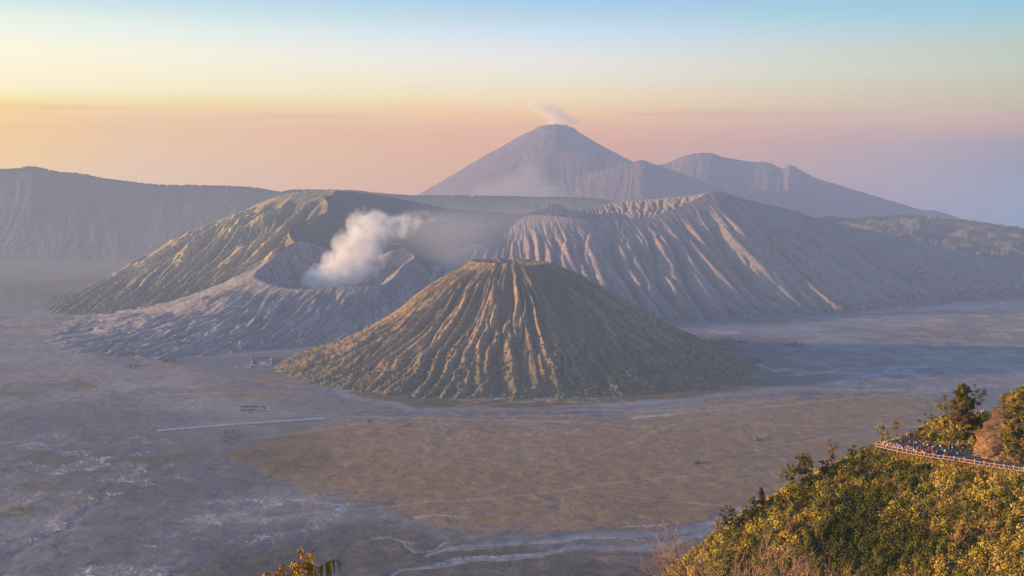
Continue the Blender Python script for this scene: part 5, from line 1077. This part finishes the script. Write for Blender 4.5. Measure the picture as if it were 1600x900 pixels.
# ------------------------------------------------------------------ people
M_skin = flat('skin', (.36, .20, .13), .6); M_hair = flat('black_hair', (.02, .016, .014))
J = {}
def person_templates():
    poses = {  # (elbow, wrist) for left and right, leg spread, stride, lean
        'watching': (((-.25, .02, 1.13), (-.22, .14, .92)), ((.25, .02, 1.13), (.22, .14, .92)), .0, 0.0),
        'filming': (((-.26, .16, 1.22), (-.10, .33, 1.46)), ((.26, .16, 1.22), (.10, .33, 1.46)), .0, .0),
        'hands_in_front': (((-.27, .02, 1.12), (-.08, .22, 1.08)), ((.27, .02, 1.12), (.08, .22, 1.08)), .03, .02),
        'walking': (((-.24, -.12, 1.14), (-.22, .06, .95)), ((.24, .10, 1.13), (.22, .28, 1.0)), .0, .05, .22)}
    pend = []
    def skin(name, verts, edges, radii, sub=1):
        me = bpy.data.meshes.new(name); me.from_pydata(verts, edges, []); o = bpy.data.objects.new(name, me); COL.objects.link(o)
        o.modifiers.new('s', 'SKIN'); me.skin_vertices[0].data[0].use_root = True
        for i, r in enumerate(radii): me.skin_vertices[0].data[i].radius = (r if isinstance(r, tuple) else (r, r))
        if sub: md = o.modifiers.new('d', 'SUBSURF'); md.levels = sub; md.render_levels = sub
        pend.append(o); return o
    out = {}
    for pn, pz in poses.items():
        L_, R_, sp, ln = pz[:4]; stride = pz[4] if len(pz) > 4 else 0.03
        V = [(0, 0, .93), (0, ln * .5, 1.14), (0, ln, 1.34), (0, ln, 1.44), (0, ln + .01, 1.52), (0, ln + .015, 1.62)]; E = [(0, 1), (1, 2), (2, 3), (3, 4), (4, 5)]; Rr = [(.135, .10), (.125, .09), (.15, .10), .055, (.078, .09), (.065, .075)]
        for s_, (el, wr), k in ((-1, L_, 1), (1, R_, -1)):
            i = len(V); V += [(s_ * .19, ln, 1.37), el, wr]; E += [(2, i), (i, i + 1), (i + 1, i + 2)]; Rr += [.058, .045, .030]
            d = np.array(wr) - np.array(el); d /= np.linalg.norm(d); a = np.cross(d, [0, 0, 1.0]); a /= np.linalg.norm(a) + 1e-9
            palm = np.array(wr) + d * .07; V.append(tuple(palm)); Rr.append((.034, .018)); ip = len(V) - 1; E.append((i + 2, ip))
            for f, (off, ln_) in enumerate(((-.032, .062), (-.011, .075), (.011, .07), (.032, .055))):
                t = palm + a * off + d * .02; V.append(tuple(t)); Rr.append(.009); V.append(tuple(t + d * ln_ + np.array([0, 0, -.012]))); Rr.append(.007); E += [(ip, len(V) - 2), (len(V) - 2, len(V) - 1)]
            V.append(tuple(np.array(wr) + d * .03 - a * s_ * .05)); Rr.append(.011); E.append((i + 2, len(V) - 1))
            h = len(V); V += [(s_ * .09, 0, .88), (s_ * (.10 + sp), k * stride * .5 + .03, .48), (s_ * (.10 + sp), k * stride, .09), (s_ * (.12 + sp), k * stride + .15, .035)]; E += [(0, h), (h, h + 1), (h + 1, h + 2), (h + 2, h + 3)]; Rr += [.085, .06, .042, (.045, .035)]
        out[pn] = [skin('person', V, E, Rr)]
        jV = [(0, 0, .86), (0, ln * .5, 1.12), (0, ln, 1.34), (0, ln, 1.44)]; jE = [(0, 1), (1, 2), (2, 3)]; jR = [(.185, .145), (.17, .13), (.19, .135), .085]
        for s_, (el, wr) in ((-1, L_), (1, R_)):
            i = len(jV); jV += [(s_ * .20, ln, 1.365), el, wr]; jE += [(2, i), (i, i + 1), (i + 1, i + 2)]; jR += [.085, .07, .055]
        out[pn].append(skin('jacket', jV, jE, jR))
        tV = [(0, 0, .93)]; tE = []; tR = [(.155, .12)]
        for s_, k in ((-1, 1), (1, -1)):
            h = len(tV); tV += [(s_ * .09, 0, .84), (s_ * (.10 + sp), k * stride * .5 + .03, .48), (s_ * (.10 + sp), k * stride, .13)]; tE += [(0, h), (h, h + 1), (h + 1, h + 2)]; tR += [.105, .08, .065]
        out[pn].append(skin('trousers', tV, tE, tR))
        hatV, hf = ICO2; hv = hatV.copy() * [.105, .115, .10] + [0, ln + .01, 1.625]; hv = hv[:]; brim = hv[:, 2] < 1.60; hv[brim, 2] = 1.60
        hv[brim & (hv[:, 1] > ln + .05), 1] += .05
        out[pn].append(mesh_np('hat', hv, hf, None, True, link=False))
        hv2 = hatV.copy() * [.098, .11, .115] + [0, ln - .012, 1.60]
        out[pn].append(mesh_np('hair', hv2, hf, M_hair, True, link=False))
    bpy.context.view_layer.update(); dg = bpy.context.evaluated_depsgraph_get(); conv = {}
    for o in pend:
        me = bpy.data.meshes.new_from_object(o.evaluated_get(dg)); me.name = o.name.split('.')[0]; me.materials.clear(); me.polygons.foreach_set('use_smooth', [True] * len(me.polygons)); conv[o.name] = me
    res = {}
    for pn, lst in out.items(): res[pn] = [conv[q.name] if isinstance(q, bpy.types.Object) else q for q in lst]
    for o in pend:
        m0 = o.data; bpy.data.objects.remove(o); bpy.data.meshes.remove(m0)
    for pn in res:
        res[pn][0].materials.append(M_skin)
        for k in (1, 2, 3): res[pn][k].materials.append(M_hair)
    return res
PT_ = person_templates()
JC = {'black': (.018, .018, .02), 'navy': (.02, .03, .09), 'red': (.45, .03, .025), 'white': (.70, .68, .64), 'blue': (.05, .14, .42), 'dark green': (.02, .07, .05), 'cream': (.62, .50, .34), 'maroon': (.16, .025, .03), 'grey': (.20, .20, .21), 'teal': (.02, .16, .17), 'brown': (.15, .08, .045), 'orange': (.60, .20, .03)}
JM = {k: flat(k.replace(' ', '_') + '_cloth', v, .9) for k, v in JC.items()}
TM = [flat('dark_trousers_cloth', (.02, .02, .025), .9), flat('denim_cloth', (.05, .07, .14), .9), flat('khaki_trousers_cloth', (.22, .16, .09), .9)]
ORD = ['', 'first', 'second', 'third', 'fourth', 'fifth', 'sixth', 'seventh', 'eighth', 'ninth', 'tenth', 'eleventh', 'twelfth', 'thirteenth', 'fourteenth', 'fifteenth', 'sixteenth', 'seventeenth', 'eighteenth', 'nineteenth', 'twentieth']
def ordn(n):
    if n <= 20: return ORD[n]
    t = {2: 'twenty', 3: 'thirty', 4: 'forty', 5: 'fifty'}[n // 10]
    return {2: 'twentieth', 3: 'thirtieth', 4: 'fortieth', 5: 'fiftieth'}[n // 10] if n % 10 == 0 else t + '-' + ORD[n % 10]
prand = random.Random(5)
wj = ['black'] * 8 + ['navy'] * 6 + ['dark green'] * 3 + ['white'] * 8 + ['cream'] * 7 + ['grey'] * 4 + ['red'] * 3 + ['blue'] * 3 + ['maroon'] * 3 + ['brown'] * 3 + ['teal', 'orange']
def person(x, y, face, where, group, n):
    pn = prand.choices(list(PT_), [5, 3, 4, 1])[0]; b, j, t, h, hr = PT_[pn]; sc = prand.uniform(.93, 1.06)
    o = bpy.data.objects.new('person', b); COL.objects.link(o); o.location = (x, y, max(ZT, hz_(x, y)) if where != 'x' else ZT); o.rotation_euler = (0, 0, face); o.scale = (sc, sc, sc)
    jc = prand.choice(wj); hc = prand.choice(['white', 'cream', 'black', 'none', 'none', 'red', 'grey', 'white'])
    jo = child('jacket', j, o); jo.material_slots[0].link = 'OBJECT'; jo.material_slots[0].material = JM[jc]
    to = child('trousers', t, o); to.material_slots[0].link = 'OBJECT'; to.material_slots[0].material = prand.choice(TM)
    if hc == 'none': child('hair', hr, o)
    else: ho = child('hat', h, o); ho.material_slots[0].link = 'OBJECT'; ho.material_slots[0].material = JM[hc]
    hat = 'bareheaded' if hc == 'none' else hc + ' cap'
    tag(o, f'person in {jc} jacket, {hat}, {ordn(n)} from left {where}', 'person', group)
def place(pts, where, group, face0, fs=.5):
    pts = sorted(pts, key=lambda q: q[0] / q[1])
    for n, (x, y) in enumerate(pts, 1): person(x, y, face0 + prand.uniform(-fs, fs), where, group, n)
def along(line, n, off, jit, t0=0.0, t1=1.0):
    line = np.array(line); seg = np.r_[0, np.cumsum(np.hypot(*np.diff(line, axis=0).T))]; out = []
    for k in range(n):
        s_ = seg[-1] * (t0 + (t1 - t0) * (k + .5 + prand.uniform(-.3, .3)) / n); x = np.interp(s_, seg, line[:, 0]); y = np.interp(s_, seg, line[:, 1]); i = min(np.searchsorted(seg, s_), len(line) - 1); i = max(i, 1)
        d = line[i] - line[i - 1]; d = d / np.hypot(*d); nrm = np.array([-d[1], d[0]]); o_ = off + prand.uniform(-jit, jit); out.append((x + nrm[0] * o_, y + nrm[1] * o_))
    return out
rl_ = RAILP[:8]
place(along(rl_[:6], 27, .75, .12), 'at the pink railing', 'people at the railing', 2.2, .5)
place(along(rl_[:7], 26, 3.2, .3), 'two rows behind the railing', 'people in the third row', 2.0, .8)
place([(p[0], p[1]) for p in along([at(1404, 390), at(1420, 388.5), at(1440, 386.5), at(1465, 385.5), at(1484, 385)], 24, 0, .8)], 'along the foot of the knoll', 'people along the foot of the knoll', 1.0, .8)
place(along(rl_[:7], 26, 1.9, .3), 'one row behind the railing', 'people behind the railing row', 2.0, .8)
place([at(px + prand.uniform(-1.5, 1.5), Y + prand.uniform(-1, 1)) for px, Y in [(1440, 378), (1447, 381), (1452, 378), (1457, 376), (1463, 380), (1466, 374), (1471, 378), (1476, 376), (1480, 371), (1483, 379), (1449, 384), (1461, 384), (1478, 383), (1436, 380), (1443, 383), (1455, 380), (1459, 382), (1468, 381), (1473, 376), (1486, 375), (1490, 379), (1495, 372), (1452, 383), (1465, 383), (1482, 382), (1446, 377), (1500, 378), (1475, 371)]], 'on the open terrace', 'people on the open terrace', .5, 1.5)
place([at(px + prand.uniform(-1, 1), 384.5 + prand.uniform(-1.2, .5) + (px - 1484) * -.03) for px in (1483, 1486, 1493, 1500, 1506, 1513, 1519, 1523, 1485, 1488, 1491, 1495, 1498, 1501, 1504, 1508, 1511, 1515, 1518, 1521, 1525, 1528, 1531)], 'along the terrace back edge', 'people along the back of the terrace', .2, .8)
EP = [tuple(q[:2]) for q in EDGE[11:17]]
place(along(EP[:4], 40, -1.2, .5), 'on the rising path', 'people on the path', 1.2, .8)
place(along(EP[:4], 14, -2.6, .5, .1, .9), 'in the inner path file', 'people on the inner side of the path', 1.2, .8)
place(along(EP[4:6], 13, -.9, .4, .25, .98), 'behind the tallest tree', 'people on the far path', .8, .8)

# ------------------------------------------------------------------ jeeps parked in a long double row on the sand
M_white = flat('white_paint', (.84, .83, .81), .5, .04); M_glass = flat('dark_glass', (.03, .035, .04), .2, .02); M_tyre = flat('tyre_rubber', (.02, .02, .02)); M_silver = flat('pale_grey_paint', (.55, .55, .56), .5, .04)
def jeep_mesh(paint):
    bm = bmesh.new()
    def bx(c, s_, mi, taper=1.0):
        r = bmesh.ops.create_cube(bm, size=1)
        for v in r['verts']:
            k = taper if v.co.z > 0 else 1; v.co = Vector((c[0] + v.co.x * s_[0] * k, c[1] + v.co.y * s_[1] * k, c[2] + v.co.z * s_[2]))
        for f in {f for v in r['verts'] for f in v.link_faces}: f.material_index = mi
    bx((0, 0, .80), (1.72, 3.9, .55), 0); bx((0, 1.35, 1.12), (1.5, 1.1, .14), 0, .94); bx((0, -.45, 1.36), (1.62, 2.5, .55), 1, .93); bx((0, -.45, 1.69), (1.60, 2.45, .14), 0, .97); bx((0, 2.02, .62), (1.6, .16, .2), 2); bx((0, -2.05, 1.05), (.6, .2, .6), 2)
    for sx in (-.75, .75):
        for sy in (-1.25, 1.3):
            r = bmesh.ops.create_cone(bm, cap_ends=True, segments=8, radius1=.38, radius2=.38, depth=.24, matrix=Matrix.Translation((sx, sy, .38)) @ Matrix.Rotation(math.pi / 2, 4, 'Y'))
            for f in {f for v in r['verts'] for f in v.link_faces}: f.material_index = 2
    me = bpy.data.meshes.new('jeep'); bm.to_mesh(me); bm.free()
    for m in (paint, M_glass, M_tyre): me.materials.append(m)
    return me
JP = [jeep_mesh(M_white), jeep_mesh(M_silver)]
def jeeps():
    a, b = G(246, 674.5), G(508, 655.0); d = (b - a)[:2]; L = np.hypot(*d); d /= L; nrm = np.array([-d[1], d[0]]); n = 72; ang = math.atan2(d[1], d[0])
    for row in range(4):
        for k in range(n):
            if prand.random() < .045: continue
            p = a[:2] + d * (k + .5 + (row % 2) * .5) * L / n + nrm * (row * 5.5 + prand.uniform(-.5, .5)) + nrm * 5 * math.sin(k / 21)
            o = bpy.data.objects.new('jeep', JP[prand.random() < .12]); COL.objects.link(o); o.location = (p[0], p[1], .0); o.rotation_euler = (0, 0, ang + math.pi / 2 + prand.uniform(-.06, .06) + (math.pi if row % 2 else 0))
            o.scale = (1.3, 1.25, 1.3)
            tag(o, 'small pale parked jeep in the long dense line across the grey sand', 'jeep', 'jeeps parked in the long row on the sand')
jeeps()

# ------------------------------------------------------------------ temple court and market huts on the sand
M_twall = flat('pale_stone', (.60, .57, .55)); M_roofd = flat('dark_thatch', (.045, .04, .04)); M_hutw = flat('weathered_boards', (.12, .10, .09)); M_lroof = flat('faded_metal_roof', (.30, .31, .33))
def hut(name, x, y, w, d, h, rh, ang, wm, rm_, label, cat, group, tiers=1, z=0.0):
    e = empty(name, (x, y, z)); e.rotation_euler = (0, 0, ang); tag(e, label, cat, group)
    v, f = boxm(0, 0, h / 2, w, d, h); mesh_np('wall', v, f, wm, False, parent=e)
    zz0 = h + .02
    for k in range(tiers):
        s_ = 1 - .22 * k; W2, D2 = (w / 2 + .6) * s_, (d / 2 + .6) * s_; r2 = rh / tiers * 1.0
        V = [(-W2, -D2, zz0), (W2, -D2, zz0), (W2, D2, zz0), (-W2, D2, zz0), (-W2 * .75 if tiers == 1 else -.15 * W2, 0, zz0 + r2), (W2 * .75 if tiers == 1 else .15 * W2, 0, zz0 + r2)]
        mesh_np('roof', V, [(0, 1, 5, 4), (2, 3, 4, 5), (1, 2, 5, 5), (3, 0, 4, 4), (0, 3, 2, 1)], rm_, False, parent=e) if False else None
        me = bpy.data.meshes.new('roof'); me.from_pydata(V, [], [(0, 1, 5, 4), (2, 3, 4, 5), (1, 2, 5), (3, 0, 4), (0, 3, 2, 1)]); me.materials.append(rm_); o = bpy.data.objects.new('roof', me); COL.objects.link(o); o.parent = e
        zz0 += r2 * .8
    return e
def walls(name, pts, h, t, label, cat, mat):
    e = empty(name, (pts[0][0], pts[0][1], 0.0)); tag(e, label, cat)
    for i in range(len(pts) - 1):
        a, b = np.array(pts[i]), np.array(pts[i + 1]); L = np.hypot(*(b - a)[:2]); m = (a + b) / 2
        v, f = boxm(m[0] - pts[0][0], m[1] - pts[0][1], h / 2, L - t, t, h, math.atan2(b[1] - a[1], b[0] - a[0])); mesh_np('wall_panel', v, f, mat, False, parent=e)
    for p in pts[:-1]:
        v, f = boxm(p[0] - pts[0][0], p[1] - pts[0][1], h * .65, t * 2.2, t * 2.2, h * 1.3); mesh_np('pillar', v, f, mat, False, parent=e)
def temple():
    q = [G(393, 571.5), G(423, 571), G(424, 562.5), G(394, 563), G(393, 571.5)]; walls('temple_wall', q, 5.0, 1.6, 'pale perimeter wall of the main temple court on the sand', 'wall', M_twall)
    q = [G(368, 575.5), G(391, 575), G(392, 570), G(371, 570.5), G(368, 575.5)]; walls('temple_wall', q, 3.0, 1.0, 'lower grey wall of the small forecourt left of the temple court', 'wall', M_twall)
    for k, (px, py, w, t) in enumerate([(395, 564.5, 6, 3), (399.5, 564, 5, 2), (404, 563.5, 6, 3), (409, 563.5, 5, 2), (414, 563.2, 7, 3), (419.5, 563.3, 6, 2)], 1):
        p = G(px, py); hut('pavilion', p[0], p[1], w * 1.25, 7, 4.4, 8.5 if t == 3 else 5.0, .1, M_twall, M_roofd, f'dark-roofed temple pavilion, {ordn(k)} from left along the back of the main court', 'pavilion', 'temple pavilions', t)
    for k, (px, py, w) in enumerate([(374, 573.2, 6), (379.5, 571.8, 8), (385, 573.8, 9), (388, 571.6, 6)], 1):
        p = G(px, py); hut('pavilion', p[0], p[1], w, 6, 3.2, 2.2, .1, M_twall, M_lroof if k in (2, 3) else M_roofd, f'low pavilion, {ordn(k)} from left in the small forecourt of the temple', 'pavilion', 'forecourt pavilions', 1)
    p = G(410, 568.5); hut('temple_hall', p[0], p[1], 26, 9, 4.5, 3.2, .02, M_twall, M_lroof, 'long pale-roofed hall in the middle of the main temple court', 'temple hall', None, 1)
    for k, (px, py, H) in enumerate([(396.5, 561.5, 9), (402, 561.3, 10), (407, 561, 8), (416, 561, 9), (426.5, 566, 13), (427.5, 570, 11), (368.5, 571, 9)], 1):
        p = G(px, py); e = empty('temple_tree', (p[0], p[1], 0)); lab = 'dark tree right of the temple court, %s one' % ('rear' if k == 5 else 'front') if k in (5, 6) else ('dark tree at the left corner of the temple forecourt' if k == 7 else f'dark tree behind the temple court, {ordn(k)} from left'); tag(e, lab, 'tree', 'temple trees')
        v, f = tube([[0, 0, 0], [0, 0, H * .5]], [.4, .25], 5); mesh_np('trunk', v, f, M_bark, True, parent=e)
        V, Fq, T = leaf_cloud(np.array([[0, 0, H * .5], [.6, .3, H * .72], [-.5, 0, H * .65]]), np.array([[3.0, 3.0, H * .36]] * 3), 60, .8, np.array([DARK * 1.1] * 3), .3); mesh_np('crown', V, Fq, M_leaf, False, attrs={'tint': T}, parent=e)
    n = 0
    for row, (y0, xs) in enumerate([(636.2, np.linspace(378, 411, 9)), (641.5, np.linspace(377, 402, 7))]):
        for k, px in enumerate(xs, 1):
            p = G(px, y0 + .3 * math.sin(k)); hut('market_hut', p[0], p[1], 6.6 if k % 3 else 5.2, 5.5, 3.0, 1.6, .03, M_hutw, M_roofd if (k + row) % 4 else M_lroof, f'small dark market hut, {ordn(k)} from left in the {"back" if row == 0 else "front"} row on the sand', 'hut', 'market huts on the sand', 1)
    for k, (px, py) in enumerate([(413, 639), (391, 645)]):
        p = G(px, py); clumps('thicket', np.array([[p[0] + dx, p[1] + dy, 2.0] for dx, dy in ((0, 0), (2, 3), (-3, 1))]), np.array([3.6, 3.0, 2.6]), np.tile(DARK * 1.1, (3, 1)), 'dark bush at the right end of the market huts' if k == 0 else 'dark bush just in front of the market huts', 'bush')
temple()
